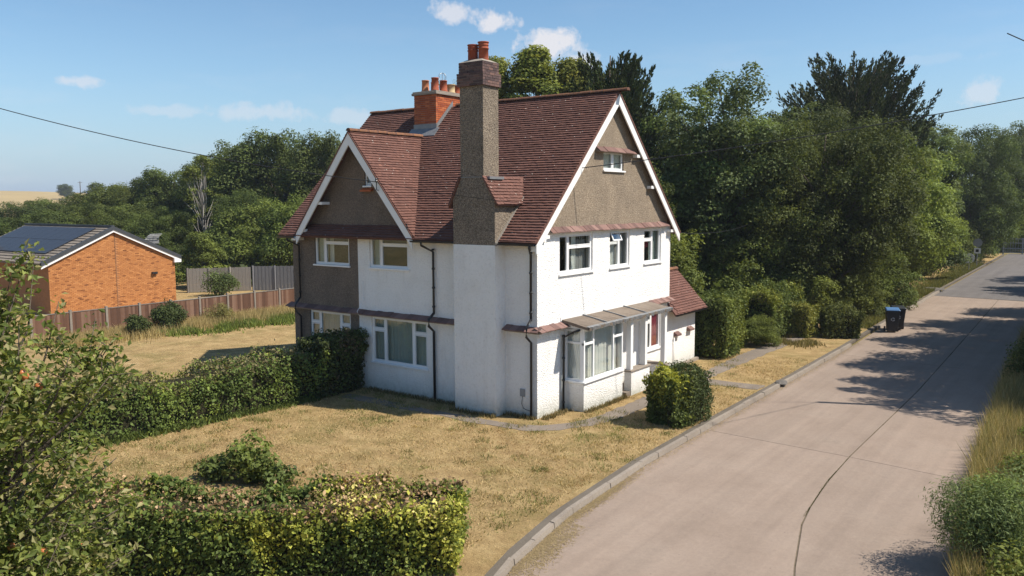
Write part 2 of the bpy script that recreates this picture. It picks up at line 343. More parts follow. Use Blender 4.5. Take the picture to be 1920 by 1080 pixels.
def pn(P, scale, seed, octaves=3):
    """cheap smooth pseudo-noise, about -1..1, for arrays of points"""
    rg_ = np.random.default_rng(seed); out = np.zeros(len(P)); amp = 1.0; tot = 0
    for o in range(octaves):
        s = 0
        for _ in range(5):
            k = rg_.normal(0, 1, 3); k *= scale*(2**o)*rg_.uniform(.6, 1.5)/np.linalg.norm(k); s = s + np.sin(P@k + rg_.uniform(0, 6.28))
        out += amp*s/2.2; tot += amp; amp *= .55
    return out/tot

# ------------------------------------------------------------------ ground, road, kerb, paths
LEFT = [(13.6, -24), (9.6, -18), (7.2, -14), (6.0, -11), (5.18, -8.34), (4.74, -5.85), (4.48, -2), (4.40, 4), (4.36, 10.5), (4.28, 18.4), (3.95, 30), (3.7, 43), (3.45, 65), (3.1, 98)]
RIGHT = [(21, -20), (16.2, -14), (13.2, -9), (11.6, -4.6), (11.05, 2.5), (10.75, 9.6), (10.45, 18.4), (10.2, 30), (9.9, 43), (9.2, 65), (8.2, 98)]
MID = [(17.5, -22), (13.0, -14.5), (10.7, -9.5), (9.45, -6.0), (8.72, -3.0), (8.5, -.5), (8.42, 2), (8.42, 10.7), (8.2, 20), (7.95, 30), (7.6, 43)]
def xs(line, y):
    ys_ = [p[1] for p in line]; return float(np.interp(y, ys_, [p[0] for p in line]))
ys_all = list(np.arange(-24, 44, 1.0)) + list(np.arange(44, 99, 5))
RZ = -0.10
g = MB(); S = 1500
g.add([(-S, -S, -.16), (S, -S, -.16), (S, S, -.16), (-S, S, -.16)], [(0, 1, 2, 3)]); structure('ground', g, 'ground')
def strip(name, xa, xb, ys, ztop, depth, mat, mb=None, emit=True):
    m = mb or MB()
    for a, b in zip(ys[:-1], ys[1:]):
        m.add([(xa(a), a, ztop), (xb(a), a, ztop), (xb(b), b, ztop), (xa(b), b, ztop)], [(0, 1, 2, 3)])
    for a, b in zip(ys[:-1], ys[1:]):
        for fx in (xa, xb): m.add([(fx(a), a, ztop-depth), (fx(b), b, ztop-depth), (fx(b), b, ztop), (fx(a), a, ztop)], [(0, 1, 2, 3)])
    for y in (ys[0], ys[-1]): m.add([(xa(y), y, ztop-depth), (xb(y), y, ztop-depth), (xb(y), y, ztop), (xa(y), y, ztop)], [(0, 1, 2, 3)])
    return m
structure('lawn', strip('lawn', lambda y: -130.0, lambda y: xs(LEFT, y)-.16, ys_all, 0.0, .15, None), 'lawn')
structure('verge', strip('verge', lambda y: xs(RIGHT, y)+.05, lambda y: 70.0, ys_all, -.04, .12, None), 'ground')
road = structure('road', strip('road', lambda y: xs(LEFT, y)-.02, lambda y: xs(RIGHT, y)+.3, ys_all, RZ-.012, .03, None), 'joint_dirt')
def lane(fa, fb, y0f, y1f, gap):
    n = 14; m = MB(); cols = 6; grid = []
    for i in range(n+1):
        row = []
        for k in range(cols+1):
            s = k/cols; t = i/n; ya = y0f(s) + gap; yb = y1f(s) - gap; y = ya + (yb-ya)*t
            row.append((fa(y) + (fb(y)-fa(y))*s, y, RZ))
        grid.append(row)
    for i in range(n):
        for k in range(cols): m.add([grid[i][k], grid[i][k+1], grid[i+1][k+1], grid[i+1][k]], [(0, 1, 2, 3)])
    rim = [grid[0][k] for k in range(cols+1)] + [grid[i][cols] for i in range(1, n+1)] + [grid[n][k] for k in range(cols-1, -1, -1)] + [grid[i][0] for i in range(n-1, 0, -1)]
    for a, b in zip(rim, rim[1:]+rim[:1]): m.add([(a[0], a[1], RZ-.02), (b[0], b[1], RZ-.02), b, a], [(0, 1, 2, 3)])
    return m
jl = [-24, -12.5, 2.15, 16.5, 30.5, 43]
for a, b in zip(jl[:-1], jl[1:]):
    part('concrete_slab', lane(lambda y: xs(LEFT, y)+.02, lambda y: xs(MID, y)-.018, lambda s: a - s*.28, lambda s: b - s*.28, .010), 'road_concrete', road)
    part('concrete_slab', lane(lambda y: xs(MID, y)+.018, lambda y: xs(RIGHT, y)+.05, lambda s: a-.28 - s*.35, lambda s: b-.28 - s*.35, .010), 'road_concrete', road)
part('tarmac_surface', lane(lambda y: xs(LEFT, y)+.02, lambda y: xs(RIGHT, y)+.05, lambda s: 43-.2*s, lambda s: 98, .03), 'tarmac', road)
# weeds rooted in the middle joint and straw washed against the kerb
rng = np.random.default_rng(5)
def blades(rng, P, hgt, wid, lean=.5):
    n = len(P); a = rng.uniform(0, 2*np.pi, n); dx = np.stack([np.cos(a), np.sin(a), np.zeros(n)], 1); b = rng.uniform(0, 2*np.pi, n)
    ln = rng.uniform(0, lean, n)[:, None]*np.stack([np.cos(b), np.sin(b), np.zeros(n)], 1)
    h = (hgt*rng.uniform(.5, 1.2, n))[:, None]; w = (wid*rng.uniform(.6, 1.3, n))[:, None]
    V = np.empty((n, 3, 3)); V[:, 0] = P - dx*w/2; V[:, 1] = P + dx*w/2; V[:, 2] = P + h*(ln + np.array([0, 0, 1])); return V.reshape(-1, 3)
n = 2600; y = np.concatenate([rng.uniform(-24, 40, 1300), rng.normal(-1.2, .8, 1300)]); P = np.stack([[xs(MID, q) for q in y] + rng.normal(0, .010, n), y, np.full(n, RZ-.02)], 1)
keep = rng.random(n) < np.where(np.sin(y*1.7)+np.sin(y*.6+1) > .3, 1, .25); P = P[keep]
tag(part('joint_weeds', np_mesh('joint_weeds', blades(rng, P, .035, .02, .8), 3, 'grass_blade', np.array([.10, .105, .04])*rng.uniform(.6, 1.3, (len(P), 1))), None, None), 'green weeds growing along the middle joint of the concrete road', 'weeds', None, 'stuff')
n = 9000; y = np.concatenate([rng.uniform(-10, 20, 3000), rng.normal(-7.4, .8, 3500), rng.normal(-4.5, 1.0, 2500)]); off = np.abs(rng.normal(0, .11, n)) + .02
off += np.where((y < -6) & (rng.random(n) < .5), rng.uniform(0, .4, n), 0)
P = np.stack([np.array([xs(LEFT, q) for q in y]) + off, y, np.full(n, RZ+.008)], 1); a = rng.uniform(0, 6.28, n); L = rng.uniform(.03, .11, n)
dv = np.stack([np.cos(a), np.sin(a), rng.uniform(-.05, .3, n)], 1)*L[:, None]; wv = np.stack([-np.sin(a), np.cos(a), np.zeros(n)], 1)*.006
V = np.stack([P-dv*.5-wv, P-dv*.5+wv, P+dv*.5], 1); V[:, :, 2] = np.maximum(V[:, :, 2], RZ+.004)
tag(part('straw_litter', np_mesh('straw_litter', V.reshape(-1, 3), 3, 'grass_blade', np.array([.40, .30, .17])*rng.uniform(.55, 1.2, (n, 1))), None, None), 'dry straw litter washed up along the kerb of the road', 'litter', None, 'stuff')

kerb = structure('kerb', strip('kerb', lambda y: xs(LEFT, y)-.30, lambda y: xs(LEFT, y)-.125, [q for q in ys_all if q >= -12], .006, .12, None), 'haunch')
ky = -11.0; krng = random.Random(3)
while ky < 46:
    ln = .91; a, b = ky+.007, ky+ln-.007
    if not (18.2 < ky < 24.5):
        dz = krng.uniform(-.010, .010); m = MB()
        xa, xb = xs(LEFT, a), xs(LEFT, b); z0, z1 = RZ-.05, .016+dz
        j_ = krng.uniform(-.008, .008); xa += j_; xb += j_
        m.hexa([(xa-.125, a, z0), (xa, a, z0), (xb, b, z0), (xb-.125, b, z0), (xa-.125, a, z1), (xa-.025, a, z1-.004), (xb-.025, b, z1-.004), (xb-.125, b, z1)])
        part('kerb_stone', m, 'kerb_concrete', kerb)
    ky += ln
# concrete paths round the house
def flat(name, poly, z, mat, depth=.03):
    q = []; rj = random.Random(12)
    for (x0, y0), (x1, y1) in zip(poly, poly[1:]+poly[:1]):
        L_ = math.hypot(x1-x0, y1-y0); n = max(1, int(L_/.22))
        for i in range(n): q.append((x0+(x1-x0)*i/n+rj.uniform(-.05, .05), y0+(y1-y0)*i/n+rj.uniform(-.05, .05)))
    poly = q; m = MB(); n = len(poly); m.add([(x, y, z) for x, y in poly] + [(x, y, z-depth) for x, y in poly], [tuple(range(n))] + [(i, i+n, (i+1) % n+n, (i+1) % n) for i in range(n)]); return structure(name, m, mat)
flat('path', [(-7.0, -1.42), (-7.0, -.95), (-5, -.92), (-3.1, -.98), (-1.5, -.92), (-.2, -.88), (.55, -.55), (1.05, .2), (1.32, 1.2), (1.32, 4.0), (1.28, 6.5), (1.30, 9), (1.15, 13), (1.1, 20), (2.1, 20), (2.0, 16.5), (1.88, 11), (1.92, 8.2), (3.2, 8.25), (4.0, 8.35), (4.0, 7.55), (3.1, 7.45), (1.98, 7.3), (2.0, 4), (1.95, 1.6), (1.70, .3), (1.15, -.70), (.3, -1.30), (-1.5, -1.42), (-3.1, -1.38), (-5, -1.46)], .010, 'path_concrete')

# rising dry field on the skyline to the far left
hv = []; hf = []; na, nb = 40, 14; hc = (-600, 215)
for i in range(nb+1):
    for k in range(na):
        an = 2*math.pi*k/na; rr = i/nb; hv.append((hc[0]+330*rr*math.cos(an), hc[1]+260*rr*math.sin(an), -.2 + 15.5*(math.cos(math.pi*rr)*.5+.5)**.8))
for i in range(nb):
    for k in range(na): hf.append((i*na+k, i*na+(k+1) % na, (i+1)*na+(k+1) % na, (i+1)*na+k))
m = MB(); m.add(hv, hf); plain('stubble', (.36, .27, .135), .95, .1, var=.2, scale=.05); structure('hill', m, 'stubble', True)

# ------------------------------------------------------------------ the house
house = thing('semi_detached_house', 'white roughcast gabled house with brown tiled roof and tall chimney breast', 'house', (-5.5, 4.46, 0))
FA = lambda uu, nn, z: (uu, -nn, z)          # front wall, y = 0, facing -Y
FB = lambda uu, nn, z: (nn, uu, z)           # gable wall, x = 0, facing +X
HX0, HW, RY, RZT = -10.95, 8.92, 4.46, 10.05
SL = (10.05-5.28)/(4.46+.40)                 # main roof slope
def roofz(y): return RZT - abs(y-RY)*SL
def wallmesh(F, u0, u1, z0, top, openings, th=.25, extra=()):
    """wall with a piecewise-linear top and rectangular openings"""
    br = sorted(set([u0, u1] + [o[i] for o in openings for i in (0, 1)] + [e for e in extra if u0 < e < u1])); br = [b for b in br if u0 <= b <= u1]
    m = MB(F)
    for a, b in zip(br[:-1], br[1:]):
        ta, tb = top(a), top(b); mid = (a+b)/2; ops = sorted([o for o in openings if o[0] <= mid <= o[1]], key=lambda o: o[2]); z = z0
        for o in ops:
            if o[2]-z > 1e-4: m.hexa([(a, 0, z), (b, 0, z), (b, -th, z), (a, -th, z), (a, 0, o[2]), (b, 0, o[2]), (b, -th, o[2]), (a, -th, o[2])])
            z = o[3]
        if ta-z > 1e-4 or tb-z > 1e-4: m.hexa([(a, 0, z), (b, 0, z), (b, -th, z), (a, -th, z), (a, 0, max(ta, z+1e-4)), (b, 0, max(tb, z+1e-4)), (b, -th, max(tb, z+1e-4)), (a, -th, max(ta, z+1e-4))])
    return m
def window(F, u0, u1, z0, z1, bars, panes, parent, curtains=(), sill=True, rec=.055, fr=.06, opened=None):
    """frame (one mesh) > panes, sill, curtains.  bars/panes in fractions of the frame"""
    W, H = u1-u0, z1-z0; m = MB(F); nb, nf = -rec-.07, -rec
    m.box(u0, u1, nb, nf, z0, z0+fr); m.box(u0, u1, nb, nf, z1-fr, z1); m.box(u0, u0+fr, nb, nf, z0+fr, z1-fr); m.box(u1-fr, u1, nb, nf, z0+fr, z1-fr)
    for (a, b, c, e) in bars:  m.box(u0+W*a, u0+W*b, nb, nf-.002, z0+H*c, z0+H*e)
    w = part('window', m, 'upvc', parent)
    for q, (a, b, c, e) in enumerate(panes):
        a0, b0, c0, e0 = u0+W*a+.028, u0+W*b-.028, z0+H*c+.028, z0+H*e-.028
        s = MB(F); k = .026      # sash
        if opened == q:
            cth, sth = math.cos(.42), math.sin(.42); top = e0; nbase = nf+.012
            def FO(uu, nn, zz, _F=F): dz = top-zz; return _F(uu, nbase + nn*cth + dz*sth, top - dz*cth + nn*sth)
            s = MB(FO); s.box(a0, b0, 0, .03, c0, c0+.045); s.box(a0, b0, 0, .03, e0-.045, e0); s.box(a0, a0+.045, 0, .03, c0+.045, e0-.045); s.box(b0-.045, b0, 0, .03, c0+.045, e0-.045)
            part('sash', s, 'upvc', w); g = MB(FO); g.box(a0+.045, b0-.045, .010, .018, c0+.045, e0-.045); part('pane', g, 'glass', w); continue
        s.box(a0, b0, nf-.05, nf+.006, c0, c0+k); s.box(a0, b0, nf-.05, nf+.006, e0-k, e0); s.box(a0, a0+k, nf-.05, nf+.006, c0+k, e0-k); s.box(b0-k, b0, nf-.05, nf+.006, c0+k, e0-k)
        part('sash', s, 'upvc', w)
        g = MB(F); g.box(a0+k, b0-k, nf-.032, nf-.024, c0+k, e0-k); part('pane', g, 'glass', w)
    if sill:
        s = MB(F); s.box(u0-.05, u1+.05, nb, .06, z0-.055, z0-.001); part('sill', s, 'upvc', w, bevel=.006)
    for (a, b, c, e, mat, dep) in curtains:
        m = MB(F); ua, ub, za, zb = u0+W*a, u0+W*b, z0+H*c, z0+H*e; n = max(8, int((ub-ua)*40)); ph = random.Random(int(ua*91)).random()*6
        pr = [(ua+(ub-ua)*i/n, -dep + .022*math.sin(i*1.15+ph) + .012*math.sin(i*.47+ph*2)) for i in range(n+1)]
        vs = [(x, y_, za) for x, y_ in pr] + [(x, y_, zb) for x, y_ in pr]; m.add(vs, [(i, i+1, n+2+i, n+1+i) for i in range(n)]); part('curtain', m, mat, w, True)
    return w
# openings
wA1 = (-6.91, -4.35, 1.0, 2.56); wA2 = (-6.94, -5.14, 4.25, 5.42); wA3 = (-9.74, -7.94, 4.25, 5.42); wA4 = (-10.10, -7.95, 1.0, 2.56)
gableA = lambda x: 5.42 + max(0, (3.32 - abs(x+7.42)*1.215))
PARTY = -7.51
eaveA = 5.24
part('wall', wallmesh(FA, PARTY, -.25, -.1, lambda x: eaveA if x > -4.9 else 5.44, [wA1, wA2], extra=(-4.9, -4.8999)), 'render', house)
part('pebbledash_wall', wallmesh(FA, HX0, PARTY-.001, -.1, lambda x: 5.44 if x > -10.2 else eaveA, [wA3, wA4], extra=(-10.2,)), 'pebble_dark', house, label='unpainted grey brown pebbledash of the left half of the front')
wAg = (-7.10, -6.78, 7.02, 7.85)
m = wallmesh(FA, -10.15, -4.69, 5.4405, gableA, [wAg], .22, extra=(-7.42,)); part('front_gable_wall', m, 'pebble_dark', house)
wB = [(1.19, 3.18, 4.24, 5.46), (4.29, 5.68, 4.24, 5.46), (6.78, 8.14, 4.24, 5.46)]; wBp = (7.07, 8.2, 1.02, 2.38); bayhole = (1.62, 3.85, .95, 2.5); doorB = (5.72, 6.6, .16, 2.2)
part('wall', wallmesh(FB, 0.0, HW, -.1, lambda y: 5.55, wB + [wBp, bayhole, doorB], .25), 'render', house)
wBs = (3.83, 5.2, 7.48, 8.08)
part('side_gable_wall', wallmesh(FB, .30, 8.62, 5.5505, lambda y: roofz(y)-.13, [wBs], .22, extra=(RY,)), 'pebble', house)
m = MB(); m.box(HX0, -.25, HW-.25, HW, -.1, 5.24); part('wall', m, 'render', house)
m = MB(); m.prism([(.25, -.1), (HW-.25, -.1), (HW-.25, 5.2), (RY, roofz(RY)-.2), (.25, 5.2)], lambda a, b, w: (w, a, b), HX0, HX0+.22); part('pebbledash_wall', m, 'pebble_dark', house)
m = MB(); m.box(HX0+.22, -.25, .25, HW-.25, 2.55, 2.68); m.box(HX0+.22, -.25, .25, HW-.25, 5.25, 5.36); part('floor', m, 'floorboard', house)
m = MB(); m.box(PARTY-.1, PARTY+.1, .25, HW-.25, 0, 5.2); m.box(-7.4, -.25, 4.2, 4.3, 0, 5.2); m.box(-4.0, -3.9, .25, 4.2, 2.68, 5.2); m.box(-3.2, -3.1, 4.3, HW-.25, 0, 5.2); part('partition', m, 'interior', house)
# windows of the front
two = [(.265, .30, 0, 1), (.30, 1, .64, .70)]; twop = [(.02, .275, .03, .97), (.29, .98, .67, .97), (.29, .98, .03, .665)]
three = [(.225, .255, 0, 1), (.735, .765, 0, 1), (0, .225, .70, .745), (.765, 1, .70, .745)]
threep = [(.015, .235, .735, .98), (.015, .235, .02, .71), (.245, .745, .02, .98), (.755, .985, .735, .98), (.755, .985, .02, .71)]
window(FA, *wA1, three, threep, house, [(.02, .98, .02, .98, 'green_curtain', .22)])
window(FA, *wA4, three, threep, house, [(.02, .98, .02, .98, 'green_curtain', .22)])
window(FA, *wA2, two, twop, house, [(.02, .27, .02, .98, 'green_curtain', .20)])
window(FA, *wA3, two, twop, house, [(.02, .30, .02, .98, 'green_curtain', .20), (.30, .42, .02, .98, 'net_curtain', .24)])
window(FA, *wAg, [], [(.04, .96, .03, .97)], house, fr=.045)
# windows of the sunlit gable wall
window(FB, *wB[0], two, twop, house, [(.52, .62, .02, .98, 'net_curtain', .22), (.64, .98, .02, .98, 'grey_curtain', .26), (.02, .28, .02, .98, 'grey_curtain', .5)])
window(FB, *wB[1], [(.49, .53, 0, 1), (0, .49, .66, .71)], [(.03, .51, .69, .99), (.03, .50, .02, .68), (.52, .97, .02, .98)], house, [(.03, .5, .02, .62, 'net_curtain', .2), (.5, .98, .02, .98, 'grey_curtain', .24)], opened=0)
window(FB, *wB[2], [(.49, .53, 0, 1), (0, .49, .66, .71)], [(.03, .50, .69, .98), (.03, .50, .02, .68), (.52, .97, .02, .98)], house, [(.04, .48, .45, .66, 'red_blind', .2), (.55, .95, .02, .98, 'green_curtain', .22)])
window(FB, *wBs, [(.48, .52, 0, 1)], [(.02, .49, .03, .97), (.51, .98, .03, .97)], house, [(.04, .96, .04, .96, 'net_curtain', .16)], fr=.045)
window(FB, *wBp, [(.33, .38, 0, 1), (0, .33, .74, .79)], [(.03, .35, .77, .98), (.03, .35, .02, .75), (.36, .98, .02, .98)], house, [(.40, .96, .04, .97, 'red_blind', .135)])
m = MB(FB); m.box(doorB[0], doorB[1], -.16, -.09, doorB[2], doorB[3]); dr = part('door', m, 'white_paint', house); m = MB(FB)
for z0 in (.35, 1.25): m.box(doorB[0]+.14, doorB[1]-.14, -.089, -.075, z0, z0+.75)
part('panel', m, 'white_paint', dr); m = MB(FB); m.tube([(doorB[0]+.09, -.09, 1.15), (doorB[0]+.09, -.04, 1.15), (doorB[0]+.2, -.04, 1.15)], .012); part('handle', m, 'lead', dr)

# roofs -------------------------------------------------------------
def tile_field(name, origin, ud, sd_, nlen, slen, gauge, width, parent, mat, seed, keep=None, lift=.034, th=.020):
    """overlapping tiles: ud runs along the eaves, sd_ down the slope from origin"""
    o = Vector(origin); ud = Vector(ud).normalized(); sd_ = Vector(sd_).normalized(); nn = ud.cross(sd_).normalized()
    if nn.z < 0: nn = -nn
    rg = random.Random(seed); V = []; F = []; T = []; rows = int(slen/gauge)+1
    for i in range(rows):
        s0 = i*gauge; s1 = min(s0+gauge*1.04, slen+.03); cols = int(nlen/width)+2; sh = (i % 2)*.5*width; rowc = rg.uniform(-.10, .10)
        for k in range(-1, cols):
            a, b = max(0, k*width+sh+.003), min(nlen, (k+1)*width+sh-.003)
            if b-a < .02: continue
            if keep and not keep((a+b)/2, (s0+s1)/2): continue
            l0, l1 = .004, lift+rg.uniform(-.004, .006); tw = rg.uniform(-.004, .004); es = rg.uniform(-.010, .006)
            p = [o+ud*a+sd_*s0+nn*l0, o+ud*b+sd_*s0+nn*l0, o+ud*b+sd_*(s1+es)+nn*(l1+tw), o+ud*a+sd_*(s1+es)+nn*(l1-tw)]
            q = [p[2]-nn*(th+.012), p[3]-nn*(th+.012), p[0]-nn*.004, p[1]-nn*.004]; n0 = len(V); V += [tuple(x) for x in p] + [tuple(x) for x in q]
            F += [(n0, n0+1, n0+2, n0+3), (n0+3, n0+2, n0+4, n0+5), (n0+2, n0+1, n0+7, n0+4), (n0, n0+3, n0+5, n0+6)]
            c = min(1, max(0, rg.gauss(.45, .11)+rowc*.6)); c = 1.0 if rg.random() < .004 else c; T += [c]*4
    m = MB(); m.add(V, F); me = m.mesh(name); set_tint(me, np.array(T)); me.materials.append(M[mat]); o_ = link(bpy.data.objects.new(name, me), parent); o_['kind'] = 'stuff'; return o_
X0, X1 = -11.25, .20
EY, EZ = -.36, roofz(-.36)
m = MB()
for sgn in (-1, 1):
    ye = RY + sgn*(RY+.36); m.slab([(X0, RY, RZT), (X1, RY, RZT), (X1, ye, EZ), (X0, ye, EZ)][::(1 if sgn < 0 else -1)], (0, 0, -.10))
roof = part('roof', m, 'roof_tile', house); set_tint(roof.data, np.full(len(roof.data.polygons), .3))
sdl = math.hypot(RY+.40, (RY+.40)*SL)
tile_field('roof_tiles', (X0, RY, RZT+.005), (1, 0, 0), (0, -1, -SL), X1-X0+.03, sdl, .113, .165, roof, 'roof_tile', 1)
tile_field('roof_tiles', (X0, RY, RZT+.005), (1, 0, 0), (0, 1, -SL), X1-X0+.03, sdl, .113, .24, roof, 'roof_tile', 2)
# front cross gable
GX, GZ, GS = -7.42, 8.86, 1.215; gy0, gy1 = -.38, RY-(RZT-GZ)/SL+.1; gh = 2.86
m = MB()
for sg in (-1, 1): m.slab([(GX, gy0, GZ), (GX, gy1, GZ), (GX+sg*gh, gy1, GZ-gh*GS), (GX+sg*gh, gy0, GZ-gh*GS)][::sg], (0, 0, -.10))
groof = part('gable_roof', m, 'roof_tile', house); set_tint(groof.data, np.full(len(groof.data.polygons), .3))
gsl = math.hypot(gh, gh*GS)+.03
def keepg(a, s):      # drop tiles that would lie inside the main roof
    yy = gy0 + a; zz = GZ - s*GS/math.hypot(1, GS); return zz > roofz(yy)-.12
for sg in (-1, 1): tile_field('roof_tiles', (GX, gy0-.02, GZ+.005), (0, 1, 0), (sg, 0, -GS), gy1-gy0, gsl, .113, .165, groof, 'roof_tile', 5+sg, keepg)
# ridge tiles
def ridge_me(ln, rr=.095):
    m = MB(); n = 8; vs = []
    for x in (0, ln):
        for k in range(n+1): an = math.pi*k/n; vs.append((x, rr*1.15*math.cos(an), rr*math.sin(an)-.02))
    fs = [(k, k+1, n+2+k, n+1+k) for k in range(n)] + [tuple(range(n+1))[::-1], tuple(range(n+1, 2*n+2))]; m.add(vs, fs); return shared('ridge_tile', m, 'ridge_tile', False)
rm = ridge_me(.445); rg = random.Random(8)
for i in range(int((X1-X0)/.45)+1):
    x = X0+.0+i*.4545
    if -8.1 < x+.2 < -6.85: continue
    piece('ridge_tile', rm, roof, (x, RY+rg.uniform(-.006, .006), RZT+.02+rg.uniform(-.006, .006)), (0, rg.uniform(-.012, .012), rg.uniform(-.02, .02)))
for i in range(int((gy1-gy0)/.45)+1): piece('ridge_tile', rm, groof, (GX, gy0-.02+i*.45, GZ+.02+rg.uniform(-.006, .006)), (0, 0, math.pi/2+rg.uniform(-.02, .02)))
# verge undercloak, barge boards and soffit of the side gable
def barge(F, apex, slope, half, n0, depth, foot, parent, th=.045):
    u0, z0 = apex
    for sg in (-1, 1):
        m = MB(F); a = [(u0, z0), (u0+sg*half, z0-half*slope), (u0+sg*half, z0-half*slope-foot), (u0, z0-depth)]
        m.add([(p[0], n0-th, p[1]) for p in a] + [(p[0], n0, p[1]) for p in a], [(0, 1, 2, 3), (7, 6, 5, 4), (0, 4, 5, 1), (1, 5, 6, 2), (2, 6, 7, 3), (3, 7, 4, 0)]); part('barge_board', m, 'white_paint', parent)
        m = MB(F); t = .035; a = [(u0, z0+t*.6), (u0+sg*(half+.02), z0-(half+.02)*slope+t*.6), (u0+sg*(half+.02), z0-(half+.02)*slope-t), (u0, z0-t)]
        m.add([(p[0], n0-.02, p[1]) for p in a] + [(p[0], n0+.022, p[1]) for p in a], [(0, 1, 2, 3), (7, 6, 5, 4), (0, 4, 5, 1), (1, 5, 6, 2), (2, 6, 7, 3), (3, 7, 4, 0)]); vt = part('verge_edge', m, 'roof_tile', parent); set_tint(vt.data, np.full(6, .6))
barge(FB, (RY, RZT-.035), SL, RY+.36, .225, .40, .34, house)
barge(FA, (GX, GZ-.035), GS, gh-.02, .41, .44, .40, house)
for (yy, zz) in ((7.05, 6.95), (8.72, 5.35), (.30, 5.42), (5.95, 8.0)):   # purlin ends
    m = MB(); m.box(-.1, .175, yy-.11, yy+.11, zz-.05, zz+.05); part('purlin_end', m, 'white_paint', house)
for xx, zz in ((-9.0, 6.43), (-9.95, 5.46)):
    m = MB(); m.box(xx-.12, xx+.12, -.36, 0, zz-.05, zz+.05); part('purlin_end', m, 'white_paint', house)
m = MB(); m.box(-.06, .21, -.34, .02, 5.02, 5.20); part('eaves_box', m, 'white_paint', house)
m = MB(); m.hexa([(-10.55, -.38, 5.10), (-10.28, -.42, 5.10), (-10.28, -.02, 5.10), (-10.55, -.02, 5.10), (-10.55, -.38, 5.22), (-10.28, -.42, 5.22), (-10.28, -.02, 5.34), (-10.55, -.02, 5.34)]); part('eaves_box', m, 'white_paint', house)
# hoods of tiles over the windows and the storey band
def hood_me(w=.245, outp=.26, drop=.13, th=.022):
    m = MB(); m.hexa([(0, .02, -th), (w, .02, -th), (w, -outp, -drop-th), (0, -outp, -drop-th), (0, .02, 0), (w, .02, 0), (w, -outp, -drop), (0, -outp, -drop)]); return shared('tile', m, 'hood_tile')
hm = hood_me(); hm2 = hood_me(.245, .19, .17)
def hood(F, u0, u1, z, rot, me=None, parent=None, th=.02):
    m = MB(F); m.hexa([(u0, 0, z-.20), (u1, 0, z-.20), (u1, .13, z-.20), (u0, .13, z-.20), (u0, 0, z-.05), (u1, 0, z-.05), (u1, .13, z-.165), (u0, .13, z-.165)])
    h = part('tile_hood', m, 'mortar', parent or house); n = max(1, round((u1-u0)/.25)); s = (u1-u0)/n
    for i in range(n):
        p = F(u0+i*s if rot == 0 else u0+i*s, 0.0, z); piece('tile', me or hm, h, (p[0], p[1], p[2]+rg.uniform(-.012, .010)), (rg.uniform(-.035, .035), rg.uniform(-.03, .03), rot+rg.uniform(-.015, .015)), (s/.25, 1, 1))
hood(FA, HX0-.2, -2.80, 2.78, 0); hood(FA, -1.12, .16, 2.78, 0); hood(FB, -.16, 1.42, 2.78, math.pi/2); hood(FB, 7.15, 8.9, 2.86, math.pi/2)
hood(FA, -10.15, -4.72, 5.60, 0, hm2); hood(FB, .55, 8.50, 5.72, math.pi/2, hm2); hood(FB, 3.30, 5.80, 8.25, math.pi/2, hm2)
m = MB(FA); m.hexa([(-7.2, 0, 6.86), (-6.68, 0, 6.86), (-6.68, .14, 6.82), (-7.2, .14, 6.82), (-7.2, 0, 6.95), (-6.68, 0, 6.95), (-6.68, .14, 6.87), (-7.2, .14, 6.87)]); part('tile_sill', m, 'red_brick', house)

# chimney breast and tall stack
cb = MB(); BX0, BX1, BYF = -2.77, -1.17, -.5
cb.box(BX0, BX1, BYF, -.001, -.1, 5.17); breast = part('chimney_breast', cb, 'render', house)
m = MB(); SX0, SX1, SY0, SY1 = -2.46, -1.58, -.5, .25
m.prism([(BX0, 5.1705), (BX1, 5.1705), (BX1, 6.56), (SX1, 6.95), (SX0, 6.95), (BX0, 6.56)], lambda a, b, w: (a, w, b), BYF+.004, 1.25); m.box(SX0, SX1, SY0+.004, SY1, 6.9505, 9.86)
stack = part('chimney_stack', m, 'pebble_stack', house)
for sg, xa, xb in ((1, SX1, BX1), (-1, SX0, BX0)):
    zt, zb = 7.22, 6.60; ex = xb+sg*.13; sl = (zt-zb)/abs(xb-xa)
    m = MB(); m.slab([(xa, BYF-.06, zt), (xa, 1.9, zt), (ex, 1.9, zt-sl*abs(ex-xa)), (ex, BYF-.06, zt-sl*abs(ex-xa))][::sg], (0, 0, -.07)); sh = part('shoulder_roof', m, 'roof_tile', stack); set_tint(sh.data, np.full(len(sh.data.polygons), .6))
    tf = tile_field('roof_tiles', (xa, BYF-.07, zt+.004), (0, 1, 0), (sg, 0, -sl), 1.85, math.hypot(ex-xa, sl*(ex-xa))+.02, .113, .165, stack, 'roof_tile', 21+sg)
m = MB(); m.prism([(BX0, 6.5), (BX1, 6.5), (SX1, 7.15), (SX0, 7.15)], lambda a, b, w: (a, w, b), BYF+.006, 1.2); part('shoulder', m, 'pebble_stack', stack)
m = MB(); m.box(SX1-.01, SX1+.16, BYF+.10, SY1+.06, 7.13, 7.21); m.box(SX0-.012, SX1+.012, BYF-.008, SY1+.012, 7.18, 7.20); part('flashing', m, 'lead', stack)
m = MB(); m.hexa([(BX1-.01, -.50, 5.15), (BX1+.07, -.50, 5.15), (BX1+.07, .9, 6.50), (BX1-.01, .9, 6.50), (BX1-.01, -.50, 5.24), (BX1+.07, -.50, 5.24), (BX1+.07, .9, 6.62), (BX1-.01, .9, 6.62)]); part('flashing', m, 'mortar', stack)
